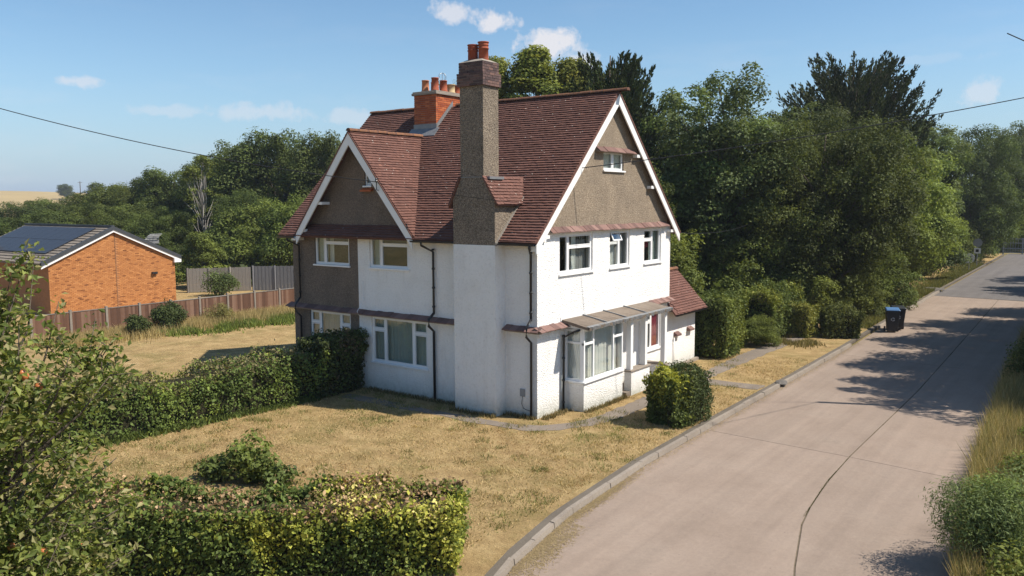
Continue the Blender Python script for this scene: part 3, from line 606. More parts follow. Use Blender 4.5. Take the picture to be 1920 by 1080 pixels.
def brick_course(x0, x1, y0, y1, z, hgt, me_s, me_h, parent, off, ln=.225, dep=.10):
    """one course of bricks round a rectangular stack"""
    for (ax, a0, a1, fixed, rot) in ((0, x0, x1, y0, 0), (0, x0, x1, y1-dep, 0), (1, y0+dep, y1-dep, x1-dep, math.pi/2), (1, y0+dep, y1-dep, x0, math.pi/2)):
        L_ = a1-a0; n = max(1, round(L_/ln)); s = L_/n; cuts = [a0] + [a0+s*(i+(.5 if off else 0)) for i in range(0 if off else 1, n)] + [a1]
        for a, b in zip(cuts[:-1], cuts[1:]):
            w = b-a-.010; j = rg.uniform(-.003, .003)
            loc = (a+.005, fixed+j, z) if ax == 0 else (fixed+dep+j, a+.005, z); piece('brick', me_s, parent, loc, (0, 0, rot), (w, 1, 1))
m = MB(); m.box(0, 1, 0, .10, .005, .07); bb = shared('brick', m, 'blue_brick'); rb = shared('brick', MB().box(0, 1, 0, .10, .005, .066), 'red_brick')
m = MB(); m.box(SX0+.012, SX1-.012, SY0+.012, SY1-.012, 9.8605, 10.56); m.box(SX0-.05, SX1+.05, SY0-.05, SY1+.05, 9.87, 10.22); m.box(SX0+.0, SX1-.0, SY0+.0, SY1-.0, 10.22, 10.555); cap = part('brick_cap', m, 'mortar', stack)
z = 9.86; i = 0
capbricks = [(.065, 5), (.020, 4)]
for pr, cnt in capbricks:
    for _ in range(cnt): brick_course(SX0-pr, SX1+pr, SY0-pr, SY1+pr, z, .075, bb, None, stack, i % 2); z += .078; i += 1
m = MB(); m.hexa([(SX0-.02, SY0-.02, z), (SX1+.02, SY0-.02, z), (SX1+.02, SY1+.02, z), (SX0-.02, SY1+.02, z), (SX0+.16, SY0+.16, z+.09), (SX1-.16, SY0+.16, z+.09), (SX1-.16, SY1-.16, z+.09), (SX0+.16, SY1-.16, z+.09)]); part('flaunching', m, 'mortar', stack)
def pot(parent, c, rr, hh, mat='clay_pot', bands=True, flare=1.0):
    pr = [(rr*.98, 0), (rr, .02)]
    if bands: pr += [(rr*.95, hh*.62), (rr*1.08, hh*.63), (rr*1.08, hh*.67), (rr*.97, hh*.68), (rr*.97, hh*.80), (rr*1.05, hh*.81), (rr*1.05, hh*.84), (rr*.98, hh*.85), (rr*.98, hh*.94), (rr*1.10, hh*.95), (rr*1.10, hh)]
    else: pr += [(rr*1.08, .03), (rr*1.08, .08), (rr*.97, .09), (rr*.9*flare, hh*.92), (rr*.98*flare, hh*.93), (rr*.98*flare, hh)]
    tr = pr[-1][0]; pr += [(tr*.82, hh), (tr*.8, hh*.6)]; m = MB(); m.lathe(c, pr, 18); part('chimney_pot', m, mat, parent, True)
pot(stack, (-2.20, -.17, z+.05), .155, .50); pot(stack, (-1.86, -.10, z+.05), .155, .56)
# red brick stack on the party line
RX0, RX1, RY0, RY1 = -8.03, -6.93, 3.53, 5.38; m = MB(); m.box(RX0+.012, RX1-.012, RY0+.012, RY1-.012, 8.6, 10.40); red = part('red_brick_chimney', m, 'mortar', house, label='orange red brick chimney with a row of clay pots')
z = 9.02; i = 0
while z < 10.36: brick_course(RX0, RX1, RY0, RY1, z, .075, rb, None, red, i % 2); z += .074; i += 1
m = MB(); m.box(RX0-.07, RX1+.07, RY0-.07, RY1+.07, z, z+.09); m.box(RX0-.04, RX1+.04, RY0-.04, RY1+.04, z+.0905, z+.14); part('crown_slab', m, 'kerb_concrete', red, bevel=.015); zt = z+.14
m = MB(); m.box(RX0-.02, RX1+.02, RY0-.02, RY0+.03, 9.05, 9.36); m.slab([(RX0-.15, RY0-.30, roofz(RY0-.30)+.06), (RX1+.15, RY0-.30, roofz(RY0-.30)+.06), (RX1+.15, RY0, roofz(RY0)+.07), (RX0-.15, RY0, roofz(RY0)+.07)], (0, 0, -.02)); part('flashing', m, 'lead', red)
m = MB()
m.hexa([(RX1-.01, RY0, roofz(RY0)), (RX1+.025, RY0, roofz(RY0)), (RX1+.025, RY, RZT), (RX1-.01, RY, RZT), (RX1-.01, RY0, roofz(RY0)+.20), (RX1+.025, RY0, roofz(RY0)+.20), (RX1+.025, RY, RZT+.20), (RX1-.01, RY, RZT+.20)]); part('flashing', m, 'lead', red)
plain('buff_clay', (.48, .36, .20), .85, .2, var=.25)
for (px_, py_, hh, mt) in [(-7.73, 3.85, .46, 0), (-7.25, 3.85, .52, 0), (-7.72, 4.35, .44, 0), (-7.22, 4.30, .46, 0), (-7.70, 4.85, .40, 0), (-7.22, 4.74, .36, 1), (-7.20, 5.12, .36, 0)]:
    pot(red, (px_, py_, zt-.01), .145, hh, 'buff_clay' if mt else 'clay_pot', False, 1.15 if py_ > 4.6 else 1.0)
m = MB()
for k in range(4):
    an = k*math.pi/4; m.tube([(-7.45+.16*math.cos(t)*math.cos(an), 4.5+.16*math.cos(t)*math.sin(an), zt+.62+.16*math.sin(t)) for t in np.linspace(0, 2*math.pi, 14)], .006, 5, False)
m.tube([(-7.45, 4.5, zt), (-7.45, 4.5, zt+.5)], .008, 5); part('wire_cowl', m, 'gal_steel', red)

# gutters and pipes
def gutter(p0, p1, parent, rr=.06):
    a, b = Vector(p0), Vector(p1); t = (b-a).normalized(); s = Vector((0, 0, 1)).cross(t); m = MB(); n = 6; vs = []
    for p in (a, b):
        for k in range(n+1): an = math.pi + math.pi*k/n; vs.append(tuple(p + s*rr*math.cos(an) + Vector((0, 0, rr*math.sin(an)))))
        for k in range(n+1): an = 2*math.pi - math.pi*k/n; vs.append(tuple(p + s*rr*.85*math.cos(an) + Vector((0, 0, rr*.85*math.sin(an)))))
    q = 2*n+2; fs = [(k, (k+1) % q, q+(k+1) % q, q+k) for k in range(q)] + [tuple(range(q)), tuple(range(q, 2*q))[::-1]]; m.add(vs, fs); return part('gutter', m, 'black_pipe', parent)
gz = roofz(-.40)-.045
gutter((-4.62, -.43, gz), (-2.85, -.43, gz), house); gutter((-1.10, -.43, gz), (.20, -.43, gz), house); gutter((-11.25, -.43, gz), (-10.3, -.43, gz), house)
def pipe(pts, parent, rr=.038):
    m = MB(); m.tube(pts, rr, 10); o = part('downpipe', m, 'black_pipe', parent, True)
    zz = [p[2] for p in pts]; lo, hi = min(zz), max(zz[1:-1] or zz); m = MB(); x, y = pts[-1][0], pts[-1][1]
    for k in range(4): zc = lo + .25 + (hi-lo-.4)*k/3; m.tube([(x, y, zc-.03), (x, y, zc+.03)], rr*1.35, 10)
    part('pipe_collar', m, 'black_pipe', o, True)
pipe([(-4.18, -.43, gz-.03), (-4.18, -.43, gz-.14), (-3.98, -.08, gz-.36), (-3.98, -.08, 2.95), (-3.98, -.08, 2.86)], house); pipe([(-3.98, -.30, 2.9), (-3.98, -.30, .0)], house) if False else None
m = MB(); m.tube([(-3.98, -.08, 2.9), (-3.98, -.33, 2.72), (-3.98, -.33, 2.5), (-3.98, -.09, 2.3), (-3.98, -.09, .0)], .045, 10); part('downpipe', m, 'black_pipe', house, True)
pipe([(.02, -.43, gz-.03), (.02, -.43, gz-.12), (-.16, -.10, gz-.34), (-.16, -.10, 2.95)], house)
m = MB(); m.tube([(-.16, -.10, 3.0), (-.16, -.33, 2.76), (-.16, -.33, 2.5), (-.16, -.09, 2.3), (-.16, -.09, .0)], .038, 10); part('downpipe', m, 'black_pipe', house, True)
pipe([(-10.75, -.43, gz-.03), (-10.75, -.43, gz-.12), (-10.50, -.09, gz-.34), (-10.50, -.09, 2.95)], house)
m = MB(); m.tube([(-10.5, -.09, 3.0), (-10.5, -.33, 2.76), (-10.5, -.33, 2.5), (-10.5, -.09, 2.3), (-10.5, -.09, .0)], .038, 10); part('downpipe', m, 'black_pipe', house, True)
pipe([(.62, 1.40, 2.56), (.45, 1.36, 2.50), (.09, 1.30, 2.30), (.09, 1.30, .02)], house, .036)
# meter plate with its cable
m = MB(FA); m.box(-.62, -.44, 0, .04, .62, .86); part('meter_plate', m, 'sign_grey', house, bevel=.03)
m = MB(FA); m.tube([(-.53, .02, .62), (-.56, .02, .40), (-.50, .02, .27), (-.38, .02, .23), (-.18, .03, .22)], .008, 6); part('cable', m, 'black_pipe', house)
# cable looping down the party line
m = MB(FA); m.tube([(-7.25, .02, 3.75), (-7.27, .02, 3.1), (-7.30, .30, 2.72), (-7.28, .05, 2.3), (-7.28, .03, 1.7)], .010, 6); part('cable', m, 'upvc', house)

# bay window
m = MB(); BY0, BY1, BXF = 1.50, 3.97, .70
m.box(-.001, BXF, BY0, BY1, -.1, .885); bay = part('bay_window', m, 'render', house)
m = MB(); m.box(.0, BXF+.06, BY0-.06, BY1+.02, .886, .945); part('sill', m, 'upvc', bay, bevel=.008)
FBb = lambda uu, nn, z: (BXF+nn, uu, z); FAb = lambda uu, nn, z: (uu, BY0-nn, z)
def bay_frame(F, u0, u1, z0, z1, bars, panes):
    W, H = u1-u0, z1-z0; m = MB(F); k = .065
    m.box(u0, u1, -.07, 0, z0, z0+k); m.box(u0, u1, -.07, 0, z1-k, z1); m.box(u0, u0+k, -.07, 0, z0+k, z1-k); m.box(u1-k, u1, -.07, 0, z0+k, z1-k)
    for (a, b, c, e) in bars: m.box(u0+W*a, u0+W*b, -.07, -.003, z0+H*c, z0+H*e)
    part('frame', m, 'upvc', bay)
    for (a, b, c, e) in panes:
        a0, b0, c0, e0 = u0+W*a+.03, u0+W*b-.03, z0+H*c+.03, z0+H*e-.03; m = MB(F); m.box(a0, b0, -.040, -.030, c0, e0); part('pane', m, 'glass', bay)
bay_frame(FBb, BY0+.001, BY1, .946, 2.55, three, [(.01, .24, .73, .99), (.01, .24, .01, .715), (.24, .75, .01, .99), (.75, .99, .73, .99), (.75, .99, .01, .715)])
bay_frame(FAb, .02, BXF-.071, .946, 2.55, [(0, 1, .72, .76)], [(.05, .95, .75, .99), (.05, .95, .01, .735)])
m = MB(); m.box(0, BXF, BY1-.07, BY1-.001, .946, 2.55) if False else m.box(.0, BXF-.072, BY1-.06, BY1-.003, .946, 2.55); part('frame', m, 'upvc', bay)
m = MB(); n = 70; pr = [(BXF-.20+.022*math.sin(i*1.1)+.012*math.sin(i*.41), BY0+.12+(BY1-BY0-.24)*i/n) for i in range(n+1)]
m.add([(x, y, .97) for x, y in pr] + [(x, y, 2.52) for x, y in pr], [(i, i+1, n+2+i, n+1+i) for i in range(n)]); part('curtain', m, 'net_curtain', bay, True)
m = MB(); n = 16; pr = [(.06+.42*i/n, BY0+.13+.02*math.sin(i*1.3)) for i in range(n+1)]; m.add([(x, y, .97) for x, y in pr] + [(x, y, 2.52) for x, y in pr], [(i, i+1, n+2+i, n+1+i) for i in range(n)]); part('curtain', m, 'net_curtain', bay, True)
# felted canopy over bay and porch
m = MB(); m.hexa([(0, 1.42, 2.60), (.88, 1.42, 2.56), (.88, 7.05, 2.56), (0, 7.05, 2.60), (0, 1.42, 2.80), (.88, 1.42, 2.64), (.88, 7.05, 2.64), (0, 7.05, 2.80)]); can = part('canopy', m, 'white_paint', house)
cuts = [1.30, 2.55, 3.85, 5.25, 7.12]
for a, b in zip(cuts[:-1], cuts[1:]):
    m = MB(); n = 10; top = []; bot = []; rr = random.Random(int(a*100))
    for i in range(n+1):
        y = a+.012+(b-a-.024)*i/n; e = .97 + rr.uniform(-.03, .03); dz = rr.uniform(-.03, .012)
        top.append([(-.01, y, 2.845), (.45, y, 2.765+rr.uniform(-.01, .01)), (e, y, 2.672+dz)]); bot.append((e-.01, y, 2.60+dz+rr.uniform(-.03, .01)))
    for i in range(n):
        for k in range(2): m.add([top[i][k], top[i][k+1], top[i+1][k+1], top[i+1][k]], [(0, 1, 2, 3)])
        m.add([top[i][2], bot[i], bot[i+1], top[i+1][2]], [(0, 1, 2, 3)])
    m.add([top[0][0], top[0][1], top[0][2], bot[0], (0, a+.012, 2.76)], [(0, 1, 2, 3, 4)]); m.add([top[n][0], top[n][1], top[n][2], bot[n], (0, b-.012, 2.76)], [(0, 1, 2, 3, 4)])
    part('felt_panel', m, 'canopy_felt', can)
for yb in cuts[1:-1]:
    m = MB(); m.hexa([(0, yb-.02, 2.83), (.90, yb-.02, 2.665), (.90, yb+.02, 2.665), (0, yb+.02, 2.83), (0, yb-.02, 2.885), (.90, yb-.02, 2.72), (.90, yb+.02, 2.72), (0, yb+.02, 2.885)]); part('batten', m, 'lead', can)
m = MB(); n = 56
for i in range(n):                           # crumpled lead edge
    y0, y1 = 1.32+5.78*i/n, 1.32+5.78*(i+1)/n; rr = random.Random(i); rr1 = random.Random(i+1); e0, e1 = rr.uniform(-.03, .04), rr1.uniform(-.03, .04); q0, q1 = rr.uniform(-.04, .02), rr1.uniform(-.04, .02)
    m.add([(.88, y0, 2.70), (.985+e0, y0, 2.675), (.985+e1, y1, 2.675), (.88, y1, 2.70), (.965+e0, y0, 2.585+q0), (.965+e1, y1, 2.585+q1)], [(0, 1, 2, 3), (1, 4, 5, 2)])
part('lead_edge', m, 'lead', can)
m = MB(); m.box(0, .02, 1.25, 7.15, 2.80, 2.93); part('lead_upstand', m, 'white_paint', can)
# porch: low walls with coping, posts, floor
porch = part('porch', MB().box(.0, .84, 3.98, 6.78, -.1, .15), 'path_concrete', house)
part('low_wall', MB().box(.60, .86, 4.28, 5.62, -.1, .80), 'render', porch); part('coping', MB().box(.56, .90, 4.20, 5.68, .801, .86), 'kerb_concrete', porch, bevel=.01)
part('low_wall', MB().box(.0, .86, 6.78, 7.02, -.1, .62), 'render', porch); part('coping', MB().box(.0, .92, 6.74, 7.06, .621, .68), 'kerb_concrete', porch, bevel=.01)
for (px_, py_, zb) in ((.74, 4.38, .861), (.74, 5.42, .861), (.76, 6.90, .681)): part('post', MB().box(px_-.085, px_+.085, py_-.085, py_+.085, zb, 2.575), 'white_paint', porch, bevel=.008)
part('step', MB().box(.84, 1.16, 5.72, 6.70, -.1, .09), 'red_brick', porch, bevel=.01)
m = MB(); m.lathe((.30, 5.55, .151), [(.13, 0), (.16, .1), (.15, .3), (.08, .42), (.05, .46)], 10); part('sack', m, 'sack', None); bpy.data.objects['sack'].location = (0, 0, 0)
tag(bpy.data.objects['sack'], 'small dark sack standing in the porch behind the white posts', 'sack')
# single-storey side extension
m = MB(); m.box(-3.2, .0, HW+.001, 11.35, -.1, 2.22); ext = part('side_extension', m, 'render', house)
m = MB(); m.prism([(-3.2, 2.2205), (0, 2.2205), (-1.0, 3.5), (-2.2, 3.5)], lambda a, b, w: (a, w, b), HW+.25, 11.34); part('gable_wall', m, 'render', ext)
exs = (3.68-2.20)/1.37
m = MB(); m.slab([(-1.0, HW+.002, 3.68), (-1.0, 11.62, 3.68), (.37, 11.55, 2.20), (.37, HW-.22, 2.20)], (0, 0, -.09)); m.slab([(-1.0, HW+.002, 3.68), (-1.0, 11.62, 3.68), (-3.5, 11.6, 2.2), (-3.5, HW+.002, 2.2)][::-1], (0, 0, -.09)); er = part('roof', m, 'roof_tile', ext); set_tint(er.data, np.full(len(er.data.polygons), .3))
tile_field('roof_tiles', (-1.0, HW-.25, 3.685), (0, 1, 0), (1.37, 0, -1.48), 11.62-HW+.25, math.hypot(1.37, 1.48)+.03, .113, .165, ext, 'roof_tile', 31, keep=lambda a, s: (a > .25 or s > 1.37*1.47-.0))
for i in range(6): piece('ridge_tile', rm, ext, (-1.0, HW+.02+i*.45, 3.70), (0, 0, math.pi/2))
gutter((.42, HW-.22, 2.15), (.42, 11.55, 2.15), ext, .045)
for yy, zz in ((9.55, 1.32), (10.75, 1.38)): m = MB(); m.hexa([(-.02, yy-.2, zz-.07), (.16, yy-.2, zz-.07), (.16, yy+.2, zz-.07), (-.02, yy+.2, zz-.07), (-.02, yy-.2, zz+.10), (.16, yy-.2, zz), (.16, yy+.2, zz), (-.02, yy+.2, zz+.10)]); part('tile_ledge', m, 'hood_tile', ext)
m = MB(); m.tube([(.05, 9.3, 1.2), (.05, 9.3, .0)], .022, 8); part('downpipe', m, 'white_paint', ext, True)
part('plinth', MB().box(.0, .13, HW+.05, 11.5, -.1, .12), 'kerb_concrete', ext, bevel=.01)
# neighbour's porch on the far left end
m = MB(); m.slab([(-10.96, 1.0, 2.95), (-10.96, 4.0, 2.95), (-12.1, 4.0, 2.35), (-12.1, 1.0, 2.35)][::-1], (0, 0, -.07)); lp = part('side_porch', m, 'roof_tile', house); set_tint(lp.data, np.full(len(lp.data.polygons), .3))
tile_field('roof_tiles', (-10.96, .95, 2.955), (0, 1, 0), (-1.14, 0, -.6), 3.1, 1.33, .113, .165, lp, 'roof_tile', 41)
part('post', MB().box(-11.75, -11.60, 1.05, 1.2, -.1, 2.45), 'white_paint', lp)
# brackets on the front gable where the overhead wires arrive
m = MB(); m.tube([(-6.03, -.43, 6.85), (-6.03, -.50, 6.86), (-6.03, -.50, 7.18)], .018, 6); m.lathe((-6.03, -.5, 7.12), [(.03, 0), (.045, .03), (.03, .06), (.045, .09), (.02, .12)], 8); part('wire_bracket', m, 'black_pipe', house)
m = MB(); m.tube([(-4.72, -.43, 5.60), (-4.72, -.49, 5.60), (-4.72, -.49, 5.78)], .02, 6); part('wire_bracket', m, 'black_pipe', house)

# ------------------------------------------------------------------ bungalow
plain('bung_wall', (.36, .175, .085), .95, .1, var=.25, bump=.01)
bx = -36.0; bung = thing('brick_bungalow', 'orange brick bungalow with solar panels on its roof', 'bungalow', (bx-6, 6.8, 0)); FC = lambda uu, nn, z: (bx+nn, uu, z)
BYL, BYR, BAY, BAZ, BEZ = 2.7, 10.65, 6.60, 4.86, 3.02; bsl = (BAZ-BEZ)/(BYR-BAY)
m = MB(); m.prism([(BYL, -.1), (BYR, -.1), (BYR, BEZ), (BAY, BAZ), (BYL, BAZ-(BAY-BYL)*bsl)], lambda a, b, w: (w, a, b), bx-11, bx-.012); part('wall', m, 'bung_wall', bung)
V = []; F_ = []; T = []; rg = random.Random(77); z = 0.0; row = 0
while z < 4.75:
    y = BYL + (.0 if row % 2 else -.1125)
    while y < BYR:
        a, b = max(y+.006, BYL), min(y+.219, BYR); top = z+.064
        if b-a > .03 and not (6.70 < (a+b)/2 < 6.715) and top < BAZ-abs((a+b)/2-BAY)*bsl-.05:
            if a < 6.70 < b: b = 6.69
            n0 = len(V); j = rg.uniform(-.002, .003); x0 = bx-.012; x1 = bx+j; V += [(x0, a, z), (x0, b, z), (x0, b, top), (x0, a, top), (x1, a, z), (x1, b, z), (x1, b, top), (x1, a, top)]
            F_ += [(n0+4, n0+5, n0+6, n0+7), (n0, n0+1, n0+5, n0+4), (n0+1, n0+2, n0+6, n0+5), (n0+2, n0+3, n0+7, n0+6), (n0+3, n0, n0+4, n0+7)]
            c = rg.uniform(.0, .12) if rg.random() < .11 else min(1, max(.2, rg.gauss(.55, .2))); T += [c]*5
        y += .225
    z += .075; row += 1
m = MB(); m.add(V, F_); me = m.mesh('bricks'); set_tint(me, np.array(T)); o = part('bricks', me, 'orange_brick', bung, kind='stuff')
m = MB(); m.box(bx-.011, bx+.005, 6.688, 6.708, 0, 4.72); part('movement_joint', m, 'black_print', bung)
bl, brr = BAY-2.0-(BAY-BYL)+1.55, BYR+.38
yl = BYL-.45; zl = BAZ+.14-(BAY-yl)*bsl; zr = BAZ+.14-(brr-BAY)*bsl
m = MB(); m.slab([(bx-11.4, BAY, BAZ+.14), (bx+.16, BAY, BAZ+.14), (bx+.16, yl, zl), (bx-11.4, yl, zl)], (0, 0, -.10)); m.slab([(bx-11.4, BAY, BAZ+.14), (bx+.16, BAY, BAZ+.14), (bx+.16, brr, zr), (bx-11.4, brr, zr)][::-1], (0, 0, -.10)); br = part('roof', m, 'bungalow_tile', bung); set_tint(br.data, np.full(len(br.data.polygons), .3))
for sg, seed in ((-1, 81), (1, 82)): tile_field('roof_tiles', (bx-11.4, BAY, BAZ+.145), (1, 0, 0), (0, sg, -bsl), 11.5, math.hypot(1, bsl)*((BAY-yl) if sg < 0 else (brr-BAY)), .32, .33, br, 'bungalow_tile', seed, lift=.05, th=.03)
for sg, ye, ze in ((-1, yl, zl), (1, brr, zr)):
    m = MB(FC); a = [(BAY, BAZ+.02), (ye, ze-.12), (ye, ze-.30), (BAY, BAZ-.14)]; m.add([(p[0], .12, p[1]) for p in a] + [(p[0], .15, p[1]) for p in a], [(0, 1, 2, 3), (7, 6, 5, 4), (0, 4, 5, 1), (1, 5, 6, 2), (2, 6, 7, 3), (3, 7, 4, 0)]); part('barge_board', m, 'upvc', bung)
    m = MB(FC); a = [(BAY, BAZ+.22), (ye, ze+.08), (ye, ze-.13), (BAY, BAZ+.01)]; m.add([(p[0], .0, p[1]) for p in a] + [(p[0], .20, p[1]) for p in a], [(0, 1, 2, 3), (7, 6, 5, 4), (0, 4, 5, 1), (1, 5, 6, 2), (2, 6, 7, 3), (3, 7, 4, 0)]); part('dry_verge', m, 'slate_edge', bung)
m = MB(FC); m.hexa([(BYR-.1, .0, zr-.36), (brr, .0, zr-.36), (brr, .16, zr-.36), (BYR-.1, .16, zr-.36), (BYR-.1, .0, zr-.02), (brr, .0, zr-.12), (brr, .16, zr-.12), (BYR-.1, .16, zr-.02)]); part('eaves_box', m, 'upvc', bung)
m = MB(); m.box(bx-11.4, bx+.1, BAY-.1, BAY+.1, BAZ+.15, BAZ+.27); part('ridge', m, 'slate_edge', bung)
sn = Vector((0, -bsl, 1)).normalized(); ss = Vector((0, -1, -bsl)).normalized()
for rowi in range(2):
    for k in range(9):
        o0 = Vector((bx-1.3-k*1.07, BAY, BAZ+.15)) + ss*(.35+rowi*1.70) + sn*.10; q = [o0, o0+Vector((-1.05, 0, 0)), o0+Vector((-1.05, 0, 0))+ss*1.67, o0+ss*1.67]; m = MB(); m.slab([tuple(p) for p in q][::-1], tuple(-sn*.04)); sp_ = part('solar_panel', m, 'solar', br)
m = MB(); m.tube([(bx-8.6, 3.6, 3.3), (bx-8.6, 3.6, 4.35)], .09, 10); m.tube([(bx-8.6, 3.6, 4.25), (bx-8.6, 3.6, 4.42)], .13, 10); part('flue', m, 'gal_steel', bung)
m = MB(); ax, ay = bx-3, 11.0; m.tube([(ax, ay, 2.9), (ax, ay, 4.35)], .03, 6); m.tube([(ax-.4, ay, 4.2), (ax+.4, ay, 4.2)], .02, 5)
for k in range(5): m.tube([(ax-.35+k*.17, ay-.45, 4.2+.09*k-.18), (ax-.35+k*.17, ay+.45, 4.2+.09*k-.18)], .025, 4); 
m.box(ax-.02, ax+.02, ay-.4, ay+.4, 3.75, 4.0); m.box(ax-.02, ax+.02, ay-.4, ay+.4, 4.06, 4.3); part('aerial', m, 'gal_steel', bung)
m = MB(FC); m.box(9.2, 9.35, 0, .14, 1.95, 2.10); m.hexa([(9.0, .02, 1.98), (9.2, .06, 1.98), (9.2, .2, 1.98), (9.0, .16, 1.98), (9.0, .02, 2.1), (9.2, .06, 2.1), (9.2, .2, 2.1), (9.0, .16, 2.1)]); part('floodlight', m, 'black_print', bung)
# ------------------------------------------------------------------ board fence with concrete posts
fx = -26.5; fys = [-2.55, -.75, 1.0, 2.72, 4.45, 6.16, 7.92, 9.72, 11.48, 13.25, 15.0]
fence = thing('board_fence', 'brown closeboard fence with white concrete posts beside the bungalow', 'fence', (fx, 6, 0))
for yy in fys: part('concrete_post', MB().box(fx-.06, fx+.06, yy-.055, yy+.055, -.1, 1.40), 'kerb_concrete', fence)
bm_ = shared('board', MB().hexa([(-.008, 0, .0), (.012, 0, .0), (.018, .122, .0), (-.002, .122, .0), (-.008, 0, 1.2), (.012, 0, 1.2), (.018, .122, 1.2), (-.002, .122, 1.2)]), 'fence_board'); rg = random.Random(4)
for a, b in zip(fys[:-1], fys[1:]):
    m = MB(); m.box(fx-.05, fx-.012, a+.056, b-.056, .25, .33); m.box(fx-.05, fx-.012, a+.056, b-.056, 1.0, 1.08); pn_ = part('panel', m, 'fence_board', fence); part('capping', MB().box(fx-.03, fx+.035, a+.056, b-.056, 1.285, 1.32), 'grey_board', pn_); part('gravel_board', MB().box(fx-.03, fx+.02, a+.056, b-.056, -.05, .08), 'kerb_concrete', pn_)
    n = 15; s = (b-a-.112)/n
    for k in range(n): piece('board', bm_, pn_, (fx+.0, a+.056+k*s, .081), (0, 0, rg.uniform(-.02, .02)), (1, s/.115, 1.0+rg.uniform(-.006, .0)))
def panel_fence(name, label, p0, p1, hgt, mat, npan):
    e = thing(name, label, 'fence', (p0[0], p0[1], 0)); a, b = Vector(p0+(0,)), Vector(p1+(0,)); t = (b-a).normalized(); nn = Vector((t.y, -t.x, 0)); L_ = (b-a).length/npan
    for i in range(npan):
        m = MB(); k = 0; n = 12; s = L_/n
        for k in range(n):
            q = a + t*(i*L_+k*s); off = .012 if k % 2 else 0; w = t*(s-.006); z1 = hgt + (.02 if k % 3 == 0 else 0); o = nn*off
            c = [q+o, q+o+w, q+o+w-nn*.02, q+o-nn*.02]; m.hexa([tuple(x)[:2]+(0.02,) for x in c] + [tuple(x)[:2]+(z1,) for x in c])
        part('panel', m, mat, e); m = MB(); q = a + t*(i*L_); m.box(q.x-.05, q.x+.05, q.y-.05, q.y+.05, -.1, hgt+.05); part('post', m, mat, e)
panel_fence('pale_fence', 'pale weathered board fence behind the young conifer', (-40.4, 14.3), (-37.9, 17.9), 1.75, 'grey_board', 3)
mat_wood('dark_grey_board', [(.25, (.085, .085, .095)), (.55, (.13, .13, .14)), (.8, (.19, .19, .20))])
panel_fence('grey_fence', 'dark grey board fence between pale fence and house', (-37.8, 18.0), (-31.5, 23.0), 1.8, 'dark_grey_board', 5)

# ------------------------------------------------------------------ wheelie bins
def bin_(label, x, y, rz, lid):
    e = thing('wheelie_bin', label, 'bin', (x, y, RZ), 'wheelie bins at the roadside'); c, s = math.cos(rz), math.sin(rz)
    k_ = 1.12; T_ = lambda a, b, z: (x + k_*(a*c - b*s), y + k_*(a*s + b*c), RZ + k_*z)      # front faces local -y
    m = MB(T_); m.hexa([(-.21, -.22, .06), (.21, -.22, .06), (.21, .20, .06), (-.21, .20, .06), (-.28, -.33, .96), (.28, -.33, .96), (.28, .30, .96), (-.28, .30, .96)]); b = part('body', m, 'bin_plastic', e, bevel=.025)
    m = MB(T_); m.box(-.295, .295, -.345, .315, .955, .99); part('rim', m, 'bin_plastic', e, bevel=.008)
    m = MB(T_); m.hexa([(-.30, -.37, .991), (.30, -.37, .991), (.30, .33, .991), (-.30, .33, .991), (-.26, -.33, 1.05), (.26, -.33, 1.05), (.27, .30, 1.08), (-.27, .30, 1.08)]); ld = part('lid', m, lid, e, bevel=.02)
    m = MB(T_); m.tube([(-.24, .34, .99), (-.24, .41, 1.0), (.24, .41, 1.0), (.24, .34, .99)], .016, 8); part('handle', m, 'bin_plastic', e, True)
    for sx in (-.27, .27):
        m = MB(T_); m.tube([(sx-.03, .24, .11), (sx+.03, .24, .11)], .11, 16); w = part('wheel', m, 'tyre', e); m = MB(T_); m.tube([(sx-.034, .24, .11), (sx+.034, .24, .11)], .05, 12); part('hub', m, 'gal_steel', w)
    m = MB(T_); m.tube([(-.27, .24, .11), (.27, .24, .11)], .012, 6); part('axle', m, 'gal_steel', e)
    # printed ring emblem of three chasing arrows on the front
    m = MB(T_)
    for k in range(3):
        a0 = k*2.094+.3; pts = [(a0+.0 + i*.26) for i in range(6)]
        for i in range(5):
            q = [(rr*math.cos(t), rr*math.sin(t)) for rr, t in ((.045, pts[i]), (.085, pts[i]), (.085, pts[i+1]), (.045, pts[i+1]))]; m.add([(u_, -.22-.11*((.60+v_)-.06)/.90-.006, .60+v_) for u_, v_ in q], [(0, 1, 2, 3)])
        t0 = pts[-1]; q = [(.03*math.cos(t0), .03*math.sin(t0)), (.10*math.cos(t0), .10*math.sin(t0)), (.065*math.cos(t0+.42), .065*math.sin(t0+.42))]; m.add([(u_, -.22-.11*((.60+v_)-.06)/.90-.006, .60+v_) for u_, v_ in q], [(0, 1, 2)])
    part('emblem', m, 'white_print', e)
bin_('black wheelie bin with a blue lid and a recycling emblem', 4.83, 24.35, .30, 'bin_lid_blue')
bin_('all black wheelie bin half hidden behind the blue lidded one', 4.90, 25.30, .35, 'bin_plastic')
